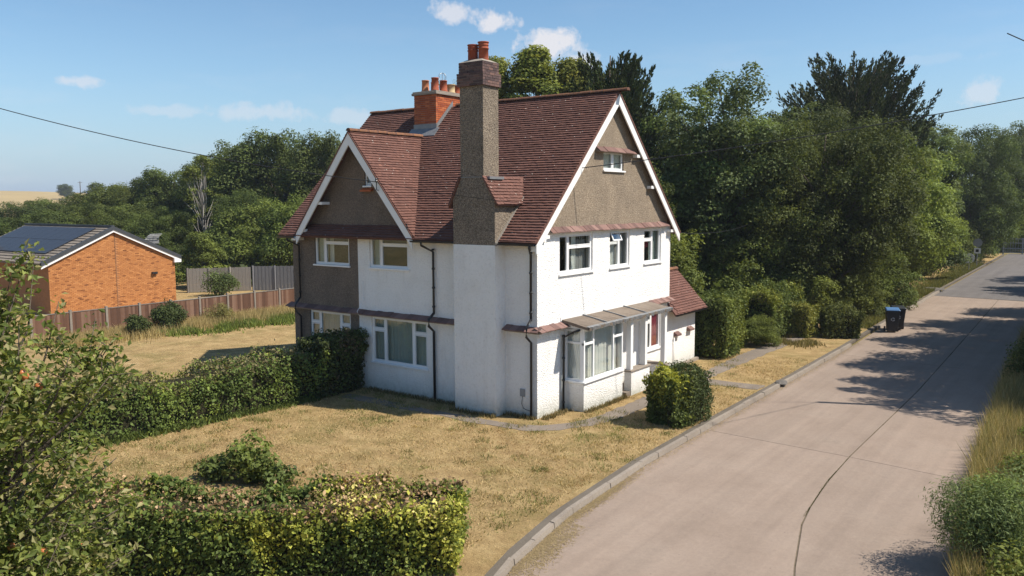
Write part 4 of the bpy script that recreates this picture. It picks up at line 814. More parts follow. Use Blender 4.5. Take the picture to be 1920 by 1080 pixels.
# ------------------------------------------------------------------ road signs, gate, stones
def text_part(txt, size, loc, rot, mat, parent):
    cu = bpy.data.curves.new('lettering', 'FONT'); cu.body = txt; cu.size = size; cu.align_x = 'CENTER'; cu.align_y = 'CENTER'; cu.extrude = .002; tmp = bpy.data.objects.new('tmp', cu); COL.objects.link(tmp)
    dg = bpy.context.evaluated_depsgraph_get(); me = bpy.data.meshes.new_from_object(tmp.evaluated_get(dg)); bpy.data.objects.remove(tmp); me.name = 'lettering'; me.materials.clear(); me.materials.append(M[mat])
    o = link(bpy.data.objects.new('lettering', me), parent, loc); o.rotation_euler = rot; return o
sx, sy = 3.0, 65.0; e = thing('speed_sign', 'round white speed sign reading 15 on a short post', 'sign', (sx, sy, 0)); part('post', MB().tube([(sx, sy, -.1), (sx, sy, 1.05)], .03, 8), 'gal_steel', e)
m = MB(); m.tube([(sx, sy-.02, 1.2), (sx, sy-.05, 1.2)], .44, 28); part('plate', m, 'sign_white', e); text_part('15', .58, (sx, sy-.053, 1.2), (math.pi/2, 0, 0), 'black_print', e)
sx, sy = 2.90, 71.0; e = thing('road_sign', 'taller post carrying a round grey sign above a small square plate', 'sign', (sx, sy, 0)); part('post', MB().tube([(sx, sy, -.1), (sx, sy, 2.75)], .035, 8), 'gal_steel', e); part('plate', MB().tube([(sx, sy-.03, 2.35), (sx, sy-.05, 2.35)], .40, 24), 'sign_grey', e); part('plate', MB().box(sx-.28, sx+.28, sy-.05, sy-.03, 1.32, 1.85), 'sign_white', e); part('panel_mark', MB().box(sx-.14, sx+.12, sy-.056, sy-.051, 1.45, 1.72), 'black_print', e)
gy = 97.0; e = thing('metal_gate', 'grey metal barred gate closing the far end of the lane', 'gate', (6, gy, 0))
for xx in (2.6, 4.6, 6.9, 9.2): part('gate_post', MB().box(xx-.07, xx+.07, gy-.07, gy+.07, -.15, 1.85), 'sign_grey', e)
for zz in (.05, .55, 1.2, 1.7): part('rail', MB().box(2.67, 9.13, gy-.03, gy+.03, zz, zz+.09), 'sign_grey', e)
for k in range(24): part('bar', MB().box(2.8+k*.265, 2.83+k*.265, gy-.02, gy+.02, .14, 1.69), 'sign_grey', e)
def boulder(label, x, y, z, R, s, seed):
    rng = np.random.default_rng(seed); m = MB().lathe((0, 0, 0), [(R*.5, -.05), (R*.95, R*.05), (R, R*.25), (R*.8, R*.55), (R*.4, R*.72), (.02, R*.78)], 12); v = np.array(m.v); v *= (1+.25*pn(v/R, 2.5, seed))[:, None]; m.v = [tuple(q) for q in v]; me = m.mesh('boulder'); me.materials.append(M['stone']); o = link(bpy.data.objects.new('boulder', me), None, (x, y, z)); o.scale = s; tag(o, label, 'stone')
boulder('dark stone at the kerb corner where the side path meets the road', 4.30, 9.1, -.03, .20, (1, 1.4, .7), 1)
boulder('pale grey stone slab leaning in the grass past the bins', 2.35, 41.5, 0, .62, (.6, .8, 1.5), 2)
boulder('second grey stone in the grass past the bins', 1.7, 40.6, 0, .5, (.8, .8, 1.1), 3)
boulder('low brown stone lying at the edge of the far lane', 3.2, 46.0, 0, .5, (1.6, 1.2, .5), 4)

# ------------------------------------------------------------------ overhead wires
def wire(label, a, b, sag, rr=.014):
    a, b = Vector(a), Vector(b); pts = [a.lerp(b, t) - Vector((0, 0, sag*4*t*(1-t))) for t in np.linspace(0, 1, 28)]; o = part('overhead_wire', MB().tube(pts, rr, 5), 'wire', None); tag(o, label, 'wire')
wire('overhead wire sloping down from the upper left to the front gable', (-17.2, -8.6, 10.0), (-6.03, -.5, 7.12), .30)
wire('thin wire from the gable bracket past the tall chimney', (-6.03, -.5, 7.10), (.235, -.62, 6.38), .05, .007)
wire('overhead wire rising from the side gable to the upper right', (.25, 2.07, 7.48), (13.25, 10.55, 9.95), .18)
wire('pale thin wire from the gable foot into the right hand trees', (.2, 9.05, 5.28), (-3.0, 27.0, 5.4), .3, .010)
wire('wire crossing the very top right corner of the sky', (11.2, 4.0, 10.5), (13.25, 10.55, 9.97), .0)
px_, py_ = 13.25, 10.55; e = thing('wooden_pole', 'wooden service pole on the right verge, outside the picture', 'pole', (px_, py_, 0)); part('shaft', MB().tube([(px_, py_, -.1), (px_, py_, 9.9)], [.14, .10], 10), 'bark', e, True); part('insulator', MB().lathe((px_, py_, 9.9), [(.04, 0), (.05, .05), (.03, .1)], 8), 'sign_grey', e)
# ------------------------------------------------------------------ vegetation
def leafquads(rng, P, N, size, asp=.55, droop=0.0):
    n = len(P); N = N/np.maximum(np.linalg.norm(N, axis=1, keepdims=True), 1e-6)
    t = rng.normal(0, 1, (n, 3)); t[:, 2] -= droop; t -= N*np.sum(t*N, 1, keepdims=True); t /= np.maximum(np.linalg.norm(t, axis=1, keepdims=True), 1e-6)
    b = np.cross(N, t); s = (size*rng.uniform(.65, 1.3, n))[:, None]
    V = np.empty((n, 4, 3)); V[:, 0] = P - t*s*.5; V[:, 1] = P + b*s*asp*.5 + N*s*.06; V[:, 2] = P + t*s*.5; V[:, 3] = P - b*s*asp*.5 + N*s*.06; return V.reshape(-1, 3)
def sph(rng, n):
    v = rng.normal(0, 1, (n, 3)); return v/np.linalg.norm(v, axis=1, keepdims=True)
def crown_from_clumps(rng, C, Rc, per, lsize, cols, asp=.55, flat=.8, lightness=.25):
    """C clump centres, Rc radii; returns quads and tints"""
    Vs = []; Ts = []
    for c, rc in zip(C, Rc):
        n = int(per*(rc/np.mean(Rc))**2); dd = sph(rng, n); dd[:, 2] = np.where((dd[:, 2] < -.35) & (rng.random(n) < .6), -dd[:, 2]*.7, dd[:, 2])
        wob = 1 + .25*pn(dd, 3.0, rng.integers(1e6), 2)
        P = c + dd*(rc*wob*rng.uniform(.45, 1.08, n)**.6)[:, None]*np.array([1, 1, flat])
        N = dd*.9 + sph(rng, n)*.75 + np.array([0, 0, .35]); Vs.append(leafquads(rng, P, N, np.full(n, lsize), asp, .4))
        base = cols[0] + (cols[1]-cols[0])*rng.uniform(0, 1); k = rng.uniform(1-lightness, 1+lightness)
        Ts.append(base*k*rng.uniform(.7, 1.3, (n, 1)))
    return np.concatenate(Vs), np.concatenate(Ts)
def limbs(mb, rng, base, H, tr, C, frac=.5, n=7, sides=7, lean=(0, 0)):
    top = Vector((base[0]+lean[0], base[1]+lean[1], H*.86)); b = Vector(base); pts = []; rr = []
    for i in range(n+1):
        t = i/n; p = b.lerp(top, t); p.x += rng.normal(0, .06)*H*.05*t*4; p.y += rng.normal(0, .06)*H*.05*t*4; pts.append(p); rr.append(tr*(1.25 if i == 0 else 1)*(1-t*.86))
    mb.tube(pts, rr, sides+2)
    for c in C:
        if rng.random() > frac: continue
        c = Vector(c); h = max(.12, min(.82, c.z/H - rng.uniform(.12, .3))); i = int(h*n); p = pts[i].lerp(pts[min(i+1, n)], h*n-i)
        mid = p.lerp(c, .5) + Vector((rng.normal(0, .12), rng.normal(0, .12), rng.uniform(.0, .35)))
        r0 = max(.02, tr*(1-h)*.5); mb.tube([p, mid, c], [r0, r0*.6, r0*.18], 5)
A3 = lambda *x: np.array(x)
def tree_meshes(kind, seed, H, R, zb, nclump, rc, per, leaf, cols, shape='round', frac=.55, tr=.22, bark='bark', flat=.8, lobes=5):
    rng = np.random.default_rng(seed); C = []
    if shape == 'round':
        L = [(A3(0, 0, H-(H-zb)*.5), A3(R*.80, R*.80, (H-zb)*.47))]
        for k in range(lobes):
            an = 2*np.pi*k/lobes + rng.uniform(-.4, .4); hz = zb + (H-zb)*rng.uniform(.18, .68); L.append((A3(R*.55*np.cos(an), R*.55*np.sin(an), hz), A3(R*.48, R*.48, (H-zb)*.24)))
        w = np.array([4.2]+[1]*lobes); w /= w.sum()
        for _ in range(nclump):
            c, e = L[rng.choice(len(L), p=w)]; dd = sph(rng, 1)[0]; dd /= np.sum(np.abs(dd)**2.7)**(1/2.7); C.append(c + dd*e*rng.uniform(.25, 1)**.45)
    else:   # upright: widths from a profile
        for _ in range(nclump):
            t = rng.uniform(0, 1)**.8; z = zb + (H-zb)*t; wdt = R*np.interp(t, [0, .15, .45, .8, 1], [.75, 1, .92, .5, .08]); an = rng.uniform(0, 6.28); q = wdt*rng.uniform(.1, 1)**.5; C.append(A3(q*np.cos(an), q*np.sin(an), z))
    C = np.array(C); C[:, 2] = np.clip(C[:, 2], zb*.9, H-.2); Rc = rc*rng.uniform(.6, 1.35, nclump)
    V, T = crown_from_clumps(rng, C, Rc, per, leaf, cols, .55, flat)
    mb = MB(); limbs(mb, rng, (0, 0, -.2), H, tr, C, frac); tm = mb.mesh(kind+'_trunk', True); tm.materials.append(M[bark])
    return tm, np_mesh(kind+'_crown', V, 4, 'leaf', T), H, R
def cypress_meshes(seed, H, R, nplume, per, cols):
    rng = np.random.default_rng(seed); Vs = []; Ts = []; mb = MB(); mb.tube([(0, 0, -.2), (.1, 0, H*.5), (0, 0, H*.9)], [.28, .16, .03], 8)
    for i in range(nplume):
        t = rng.uniform(.06, .93); z0 = H*t*.82; an = rng.uniform(0, 6.28); wd = R*np.interp(t, [0, .2, .6, .85, 1], [.9, 1, .85, .6, .3])
        ln = wd*rng.uniform(.85, 1.25) + H*.05; up = rng.uniform(.5, 1.05) + t*1.0; q = rng.uniform(.05, .45)*wd
        p0 = A3(np.cos(an)*q, np.sin(an)*q, z0); dr = A3(np.cos(an), np.sin(an), up); dr /= np.linalg.norm(dr)
        ln = min(ln, (H*rng.uniform(.93, 1.03)-z0)/dr[2]) if dr[2] > 0 else ln; ln = max(ln, .8)
        n = int(per*ln/R*1.0); s = rng.uniform(0.05, 1, n)**.8; spread = (.10+.34*np.sin(np.pi*np.clip(s, 0, 1)**.8))*(.55+.14*ln)
        off = rng.normal(0, .42, (n, 3))*spread[:, None]; sag = A3(0, 0, -.25)*(s*(1-s))[:, None]*ln*.4
        P = p0 + dr*(s*ln)[:, None] + off + sag; N = rng.normal(0, 1, (n, 3)); t_ = dr + off*1.1 + rng.normal(0, .35, (n, 3)) + A3(0, 0, .15)
        t_ /= np.linalg.norm(t_, axis=1, keepdims=True); b = np.cross(N, t_); b /= np.linalg.norm(b, axis=1, keepdims=True); sz = rng.uniform(.14, .34, n)[:, None]
        V = np.empty((n, 4, 3)); V[:, 0] = P - t_*sz*.5; V[:, 1] = P + b*sz*.20; V[:, 2] = P + t_*sz*.62; V[:, 3] = P - b*sz*.20; Vs.append(V.reshape(-1, 3))
        c = cols[0] + (cols[1]-cols[0])*rng.uniform(); Ts.append(c*rng.uniform(.75, 1.3)*rng.uniform(.65, 1.3, (n, 1)))
        mb.tube([p0, p0+dr*ln*.8], [.05, .012], 4)
    tm = mb.mesh('cypress_trunk', True); tm.materials.append(M['bark'])
    return tm, np_mesh('cypress_crown', np.concatenate(Vs), 4, 'needle', np.concatenate(Ts)), H, R
DG, MG, LG, YG, BG = A3(.066, .085, .026), A3(.120, .152, .037), A3(.180, .215, .046), A3(.255, .265, .045), A3(.108, .132, .054)
K = {}
K['ash'] = tree_meshes('ash', 11, 15, 3.8, 1.0, 250, .82, 290, .19, (BG*1.0, MG*1.1), 'round', .35, .24, flat=1.0, lobes=9)
K['oak'] = tree_meshes('oak', 12, 12, 5.0, .9, 230, 1.0, 330, .19, (DG*1.05, MG*.95), 'round', .3, .3, flat=1.0, lobes=9)
K['holm'] = tree_meshes('holm', 13, 11.5, 5.0, .6, 330, .85, 360, .15, (DG*1.1, MG*.95), 'round', .3, .3, flat=1.0, lobes=10)
K['maple'] = tree_meshes('maple', 14, 10.4, 4.0, .8, 230, .80, 330, .17, (MG*1.15, LG*1.2), 'round', .3, .22, flat=1.0, lobes=9)
K['poplar'] = tree_meshes('poplar', 15, 15.5, 2.6, 1.5, 170, .58, 190, .19, (MG*1.1, YG*.9), 'upright', .7, .18)
K['wood'] = tree_meshes('wood', 16, 12, 4.2, 2.2, 200, .92, 270, .21, (DG*1.2, MG*1.05), 'round', .6, .2, flat=1.0, lobes=8)
K['bush'] = tree_meshes('bush', 17, 5.2, 2.6, .2, 110, .70, 260, .16, (MG*.95, LG*1.0), 'round', .3, .1, flat=1.0, lobes=7)
K['birch'] = tree_meshes('birch', 18, 10.5, 1.8, 4.5, 40, .42, 90, .15, (MG*1.1, LG*1.0), 'upright', 1.0, .11, 'birch_bark')
K['sapling'] = tree_meshes('sapling', 19, 4.2, 1.9, .3, 75, .45, 190, .14, (MG*1.05, LG*1.15), 'upright', .5, .07)
K['cypress'] = cypress_meshes(20, 16, 3.4, 300, 210, (DG*.75, A3(.050, .068, .024)))
K['cypress2'] = cypress_meshes(21, 18, 5.2, 380, 230, (DG*.68, A3(.046, .060, .020)))
def put_tree(kind, name, x, y, top, R, label, cat='tree', group=None, rz=None, zbase=0.0, dens=None):
    tm, cm, H, R0 = K[kind]; s = R/R0; sz = (top-zbase)/H; rz = random.Random(label).uniform(0, 6.28) if rz is None else rz
    e = thing(name, label, cat, (x, y, zbase), group)
    for nm, me in (('trunk', tm), ('crown', cm)):
        o = bpy.data.objects.new(nm, me); COL.objects.link(o); o.parent = e; o.rotation_euler = (0, 0, rz); o.scale = (s, s, sz)
    return e
# --- beyond the house and along the lane
put_tree('poplar', 'poplar_tree', -15.1, 21.8, 15.4, 3.4, 'yellow green upright tree showing behind the roof beside the tall chimney')
put_tree('poplar', 'poplar_tree', -13.6, 23.6, 14.8, 3.0, 'smaller yellow green tree behind the roof ridge, left of the dark cypress')
put_tree('poplar', 'poplar_tree', -17.3, 20.9, 14.9, 2.6, 'lower yellow green treetop nearest the tall chimney')
put_tree('wood', 'broadleaf_tree', -31.6, 33.5, 16.3, 2.2, 'green treetop just showing beside the red chimney pots', zbase=0)
put_tree('cypress', 'cypress_tree', -11.9, 25.3, 17.0, 3.5, 'dark feathery cypress rising behind the point of the side gable')
put_tree('ash', 'ash_tree', -10.0, 30.5, 14.2, 3.6, 'dark green tree half hidden between cypress and big ash')
put_tree('ash', 'ash_tree', -5.2, 26.4, 15.2, 4.1, 'tall grey green ash tree right of the gable end')
put_tree('ash', 'ash_tree', -5.2, 39.0, 14.2, 4.6, 'grey green ash behind, between the big ash and the broad cypress')
put_tree('wood', 'broadleaf_tree', -8.6, 20.8, 8.6, 2.7, 'dark shaded tree close behind the side extension')
put_tree('cypress2', 'cypress_tree', -3.0, 46.5, 18.6, 5.6, 'broad dark cypress with fanned spiky top on the skyline')
put_tree('holm', 'evergreen_oak_tree', .2, 28.2, 11.7, 4.9, 'big dark rounded evergreen oak overhanging the lane by the bins')
put_tree('maple', 'maple_tree', 1.5, 40.0, 10.6, 4.1, 'bright green rounded tree by the lane past the dark oak')
put_tree('maple', 'maple_tree', -.6, 50.5, 9.6, 3.4, 'bright green tree standing over the round speed sign')
put_tree('ash', 'ash_tree', -.4, 54.5, 14.0, 4.2, 'thin topped ash behind the bright green tree')
put_tree('ash', 'ash_tree', -2.0, 64.0, 15.6, 4.2, 'loose crowned ash standing highest at the far end of the lane')
put_tree('oak', 'oak_tree', 1.4, 80.0, 14.2, 4.8, 'dark oak left of the lane just before the gate')
put_tree('oak', 'oak_tree', 3.4, 112.0, 17.0, 6.0, 'far dark oak standing behind the metal gate')
put_tree('wood', 'broadleaf_tree', 11.5, 118.0, 15.5, 6.0, 'far tree behind the gate at the right edge')
put_tree('wood', 'broadleaf_tree', -3.5, 34.0, 9.5, 3.2, 'tree filling the gap between big ash and dark oak')
put_tree('bush', 'bush', -2.6, 24.2, 4.4, 2.6, 'leafy dark bush under the big ash behind the clipped hedge', 'bush')
put_tree('bush', 'bush', -6.0, 19.0, 4.9, 2.6, 'light leaved bush right behind the extension roof', 'bush')
put_tree('bush', 'bush', 1.6, 34.2, 3.4, 2.3, 'leafy bush behind the bins at the foot of the oak', 'bush')
put_tree('bush', 'bush', .9, 16.1, 1.3, .9, 'small rounded bush in the gap between the two clipped hedges', 'bush')
put_tree('bush', 'bush', .6, 25.0, 2.6, 1.9, 'low light green leafy bush behind the rounded bush', 'bush')
put_tree('bush', 'bush', 1.6, 29.0, 2.3, 1.8, 'low dark leafy bush just left of the bins', 'bush')
for x, y, t, R_, lb in [(.0, 75.5, 4.4, 2.6, 'green bush on the left bank between road signs and gate'), (-.2, 86.0, 4.6, 3.0, 'last green bush on the left bank before the gate'), (2.0, 103.0, 4.4, 3.2, 'bush behind the left end of the metal gate'), (7.6, 104.0, 4.0, 3.2, 'bush behind the middle of the metal gate'), (12.6, 103.0, 4.8, 3.4, 'bush behind the right end of the metal gate'), (-3.5, 98.0, 6.0, 3.6, 'tall bush left of the metal gate')]: put_tree('bush', 'bush', x, y, t, R_, lb, 'bush')
put_tree('maple', 'maple_tree', 1.0, 90.0, 9.5, 3.6, 'bright green tree beside the metal gate')
put_tree('bush', 'bush', .2, 60.0, 3.6, 1.9, 'roadside bush behind the two road signs', 'bush')
# --- left hand wood behind the bungalow
LW = [('wood', -52.6, 33.3, 13.7, 5.2, 'tallest dark tree of the wood left of the front gable'), ('wood', -46.3, 33.6, 13.2, 4.0, 'tall tree of the wood nearest the front gable'),
      ('wood', -57.6, 31.7, 12.6, 4.6, 'dark tree of the wood just right of the white birch'), ('oak', -61.5, 31.0, 11.2, 4.4, 'dense tree of the wood behind the white birch'),
      ('wood', -67.0, 30.2, 10.4, 4.6, 'tree left of the white birch on the wood skyline'), ('oak', -73.0, 30.1, 9.4, 4.4, 'second tree left of the white birch on the skyline'),
      ('wood', -79.0, 30.0, 8.8, 4.6, 'third tree left of the white birch on the skyline'), ('oak', -88.0, 32.0, 7.9, 4.2, 'low rounded tree of the wood above the solar panels'),
      ('wood', -96.0, 31.0, 7.3, 4.4, 'low tree of the wood above the left end of the solar panels'), ('oak', -90.0, 23.6, 6.7, 4.2, 'low tree at the left edge above the bungalow'),
      ('bush', -45.2, 23.4, 6.4, 3.5, 'light green bushy tree behind the pale fence'), ('bush', -41.3, 24.6, 6.8, 3.2, 'light green bushy tree behind the grey fence by the house'),
      ('oak', -53.8, 20.3, 6.2, 2.7, 'dark bushy tree right of the bungalow roof point'), ('oak', -47.6, 24.8, 7.6, 3.0, 'dark bushy tree right of the television aerial'),
      ('wood', -59.0, 20.4, 6.6, 3.2, 'dark tree directly behind the bungalow roof point'), ('oak', -67.5, 21.5, 6.4, 3.6, 'dark tree behind the middle of the bungalow roof'),
      ('wood', -67.5, 16.5, 5.9, 3.6, 'tree behind the left part of the bungalow roof'), ('oak', -68.0, 11.4, 5.6, 3.6, 'tree behind the far left end of the bungalow'),
      ('wood', -50.5, 38.5, 12.6, 4.2, 'tree behind and between the two tallest of the left wood')]
for k_, x, y, t, R_, lb in LW: put_tree(k_, 'woodland_tree' if k_ != 'bush' else 'bushy_tree', x, y, t, R_, lb, 'tree', 'trees of the wood on the left')
put_tree('birch', 'birch_tree', -51.4, 23.0, 10.6, 2.3, 'half bare birch with white limbs in the left wood')
put_tree('sapling', 'conifer_sapling', -42.6, 17.0, 4.1, 2.1, 'young light green conifer beside the orange brick bungalow')
for x, y, t, R_, lb in [(-436.9, 196.9, 16.0, 4.2, 'lone rounded tree on the far skyline, left of the pole'), (-430.3, 210.0, 16.4, 4.2, 'lone rounded tree on the far skyline, right of the pole'), (-444.3, 226.4, 16.0, 3.8, 'lone rounded tree on the far skyline, nearest the wood')]:
    put_tree('oak', 'skyline_tree', x, y, t+1.0, R_, lb, 'tree', 'lone trees on the far skyline', zbase=9.5)
pl = thing('utility_pole', 'thin pole standing on the far skyline between two lone trees', 'pole', (-433.9, 203.0, 9.0)); part('shaft', MB().tube([(-433.9, 203.0, 9.0), (-433.9, 203.0, 18.3)], .22, 6), 'bark', pl); part('crossarm', MB().box(-434.0, -433.8, 201.8, 204.2, 17.6, 17.8), 'bark', pl)
# --- roadside trees on the right, beyond the frame, whose shade falls on the lane
for x, y, t, R_, lb in [(15.6, 13.6, 12.6, 3.3, 'nearest roadside tree on the right verge, outside the picture'), (16.0, 19.0, 14.0, 3.8, 'second roadside tree on the right verge, outside the picture'),
                        (15.8, 25.0, 14.2, 3.8, 'third roadside tree on the right verge, outside the picture'), (15.4, 31.5, 13.6, 3.5, 'fourth roadside tree on the right verge, outside the picture'), (15.6, 38.0, 11.6, 3.2, 'fifth roadside tree on the right verge, outside the picture'), (16.2, 52.5, 13.0, 4.0, 'sixth roadside tree on the right verge, outside the picture'), (15.6, 62.5, 13.0, 4.0, 'last roadside tree on the right verge, outside the picture')]:
    put_tree('ash', 'roadside_tree', x, y, t, R_, lb, 'tree', 'trees on the right verge')

# --- hedges and shrubs as leafy skins over a solid dark core standing in for the shaded twigs inside
def blob_core(name, parent, F, nu, nv, mat='hedge_core'):
    vs = []; fs = []
    for i in range(nu+1):
        for k in range(nv+1): vs.append(F(i/nu, k/nv))
    for i in range(nu):
        for k in range(nv): fs.append((i*(nv+1)+k, (i+1)*(nv+1)+k, (i+1)*(nv+1)+k+1, i*(nv+1)+k+1))
    m = MB(); m.add([tuple(v) for v in vs], fs); return part(name, m, mat, parent, True)
def hedge(name, label, line, width, height, n, leaf, colour, seed, group=None, cat='hedge', rough=.12, round_=.25, hf=None, mat='hedge_leaf', twigs=0, asp=.62, wf=None, ex=.45):
    """a hedge following a polyline; hf/wf vary height and width along it"""
    rng = np.random.default_rng(seed); pts = np.array(line, float); seg = np.linalg.norm(np.diff(pts, axis=0), axis=1); cum = np.concatenate([[0], np.cumsum(seg)]); tot = cum[-1]
    def at(s): s = np.clip(s, 0, tot); return np.stack([np.interp(s, cum, pts[:, 0]), np.interp(s, cum, pts[:, 1])], -1)
    def dirn(s): a = at(np.clip(s, 0, tot)-.05); b = at(np.clip(s, 0, tot)+.05); t = b-a; return t/np.maximum(np.linalg.norm(t, axis=-1, keepdims=True), 1e-6)
    hh = (lambda s: height*np.ones_like(s)) if hf is None else (lambda s: height*hf(s)); ww = (lambda s: width*np.ones_like(s)) if wf is None else (lambda s: width*wf(s))
    # cross-section: superellipse over the top, from side to side; plus rounded ends
    th = rng.uniform(0, np.pi, n)
    side = np.sign(np.cos(th))*np.abs(np.cos(th))**ex; upf = np.abs(np.sin(th))**ex
    u_ = rng.uniform(0, 1, n) + (0 if ex < .6 else .3); side = np.where(u_ < .42, np.sign(side)*np.maximum(np.abs(side), .93), side); upf = np.where(u_ < .42, rng.uniform(.02, .97, n), upf)
    s = rng.uniform(-.06, tot+.06, n); endm = rng.random(n) < (width/(tot+width))*.9; s = np.where(endm, np.where(rng.random(n) < .5, 0.0, tot), s); side = np.where(endm, rng.uniform(-1, 1, n), side); upf = np.where(endm, rng.uniform(.02, 1, n), upf)
    c = at(s); t = dirn(s); nrm = np.stack([-t[:, 1], t[:, 0]], 1); w = ww(s)*.5; h = hh(s)
    out = np.where(endm, np.where(s < tot/2, -1, 1), 0)
    P = np.concatenate([c + nrm*(side*w)[:, None] + t*(out*rng.uniform(.0, .10, n) + s - np.clip(s, 0, tot))[:, None], (upf*h)[:, None]], 1)
    N = np.concatenate([nrm*(side*np.where(np.abs(side) > .9, 1, .25))[:, None] + t*(out*1.2)[:, None], np.where(np.abs(side) > .9, .25, 1.0)[:, None]*np.ones((n, 1))], 1)
    N /= np.linalg.norm(N, axis=1, keepdims=True)
    bulge = pn(P, 2.2, seed+1)*rough + pn(P, 7.0, seed+2, 2)*rough*.5; depth = np.where(rng.random(n) < .10, -rng.uniform(.0, .14, n), np.abs(rng.normal(0, .08, n))); P = P + N*(bulge - depth + .03)[:, None]; P[:, 2] = np.maximum(P[:, 2], .02)
    N2 = N*.6 + sph(rng, n)*1.1 + A3(.12, 0, .35)
    T = colour(P, N, rng); V = leafquads(rng, P, N2, leaf*rng.choice([.7, .9, 1.0, 1.25, 1.5], n), asp, .2)
    e = thing(name, label, cat, (float(pts[len(pts)//2][0]), float(pts[len(pts)//2][1]), 0), group)
    o = part('foliage', np_mesh('foliage', V, 4, mat, T), None, e)
    def F(a, b):
        s_ = np.array([a*tot]); cc = at(s_)[0]; tt = dirn(s_)[0]; nn = np.array([-tt[1], tt[0]]); an = b*np.pi; sd = np.sign(np.cos(an))*abs(np.cos(an))**ex; uf = abs(np.sin(an))**ex
        end = .82 if 0 < a < 1 else .5; wv = max(.05, ww(s_)[0]*.5-.17)*sd*end/.82; zz = max(.0, (hh(s_)[0]-.17)*uf)*(1 if 0 < a < 1 else .9); q = A3(cc[0]+nn[0]*wv, cc[1]+nn[1]*wv, zz-.02)
        return q + .05*np.array([math.sin(q[1]*7), math.sin(q[0]*6+q[2]*5), 0])
    core = blob_core('dark_core', e, F, max(8, int(tot*3)), 14)  # solid filler that blocks the view through; inner shade is in its dark colour
    # close the two ends
    nv = 14; me = core.data
    if twigs:
        m = MB(); idx = rng.choice(n, twigs, replace=False)
        for i in idx:
            p = Vector(P[i]); d_ = Vector(N[i])*.5 + Vector(rng.normal(0, .6, 3)); d_.normalize(); L_ = rng.uniform(.08, .28); q = p + d_*L_*.6; m.tube([p-d_*L_*.4, q], [.006, .003], 3, False)
        part('twigs', m, 'twig', e)
    return e
def pal(parts, seed, scale=1.3):
    """mix of colours by smooth patches: list of (threshold, colour)"""
    def f(P, N, rng):
        v = pn(P, scale, seed) + rng.normal(0, .25, len(P)); T = np.zeros((len(P), 3))
        base = np.array(parts[0][1]); T[:] = base
        for th_, c in parts[1:]: T = np.where((v > th_)[:, None], np.array(c), T)
        return T*rng.uniform(.75, 1.5, (len(P), 1))
    return f
def front_col(P, N, rng):
    v = pn(P, 1.7, 71) + rng.normal(0, .17, len(P)); q = pn(P, 2.0, 72) + rng.normal(0, .17, len(P)); T = np.tile(A3(.095, .135, .032), (len(P), 1)); edge_ = np.clip((P[:, 0]-2.9)/1.0, 0, 1)*.5
    v = v + edge_*.8; T = np.where((v > -.05)[:, None], A3(.17, .20, .036), T); T = np.where((v > .34)[:, None], A3(.32, .33, .055), T); T = np.where(((v > .66) & (q > -.2))[:, None], A3(.58, .53, .17), T)
    top = N[:, 2] > .7; dry = top & (q > -.05) & (rng.random(len(P)) < .50); T = np.where(dry[:, None], np.where((rng.random(len(P)) < .5)[:, None], A3(.26, .165, .085), A3(.42, .30, .16)), T)
    T = np.where(((q > .75) & ~top)[:, None], A3(.15, .10, .055), T); return T*rng.uniform(.75, 1.6, (len(P), 1))
hedge('garden_hedge', 'ragged yellow and green privet hedge across the near front of the lawn', [(4.30, -8.95), (2.2, -10.55), (-.6, -12.65), (-4.2, -15.2), (-7.5, -17.4)], 1.35, 1.27, 74000, .068, front_col, 70, rough=.19, hf=lambda s: 1+.04*np.sin(s*1.3)-.05*np.exp(-((s-1.5)/.9)**2), twigs=900)
def left_col(P, N, rng):
    v = pn(P, 1.4, 81) + rng.normal(0, .16, len(P)); q = pn(P, 1.1, 82) + rng.normal(0, .2, len(P)); T = np.tile(A3(.092, .128, .032), (len(P), 1))
    T = np.where((v > .05)[:, None], A3(.15, .195, .040), T); T = np.where((v > .60)[:, None], A3(.21, .22, .042), T); T = np.where((q > .55)[:, None], A3(.13, .098, .055), T)
    top = (N[:, 2] > .7) & (rng.random(len(P)) < .6); T = np.where(top[:, None], A3(.17, .145, .070), T); return T*rng.uniform(.85, 1.75, (len(P), 1))
hedge('boundary_hedge', 'long green boundary hedge running from the house wall across the left garden', [(-8.15, -1.9), (-8.35, -4.5), (-8.75, -7.5), (-9.0, -10.5), (-9.4, -14.5), (-10, -18)], 1.75, 1.50, 56000, .075, left_col, 80, rough=.20, hf=lambda s: 1.06-.012*s+.06*np.sin(s*1.1), twigs=900)
hedge('clipped_hedge', 'taller dark ivy covered end of hedge against the house wall', [(-7.75, -.30), (-7.75, -1.25), (-7.80, -2.05)], 1.25, 1.98, 14000, .085, pal([(0, A3(.045, .060, .022)), (.35, A3(.075, .098, .028)), (.95, A3(.13, .10, .06))], 90), 91, rough=.12, twigs=200)
hedge('clipped_hedge', 'tall square clipped hedge at the corner of the side extension', [(.15, 12.0), (-.05, 13.6), (-.2, 15.0)], 1.9, 2.45, 24000, .085, pal([(-9, A3(.080, .112, .028)), (.15, A3(.140, .175, .034)), (.75, A3(.155, .18, .035))], 100), 101, rough=.16)
hedge('clipped_hedge', 'second clipped hedge block, beyond the gap after the first', [(.35, 17.2), (.25, 19.5), (.1, 21.5)], 2.1, 2.25, 24000, .085, pal([(-9, A3(.085, .115, .028)), (.10, A3(.15, .18, .034)), (.65, A3(.19, .20, .035))], 110), 111, rough=.24, ex=.6)
hedge('clipped_hedge', 'lower yellowish clipped hedge between the second block and the rounded bush', [(1.5, 19.4), (1.6, 21.0)], 1.5, 1.55, 12000, .085, pal([(-9, A3(.075, .098, .024)), (.10, A3(.12, .14, .03)), (.6, A3(.20, .19, .045))], 120), 121, rough=.24, ex=.65)
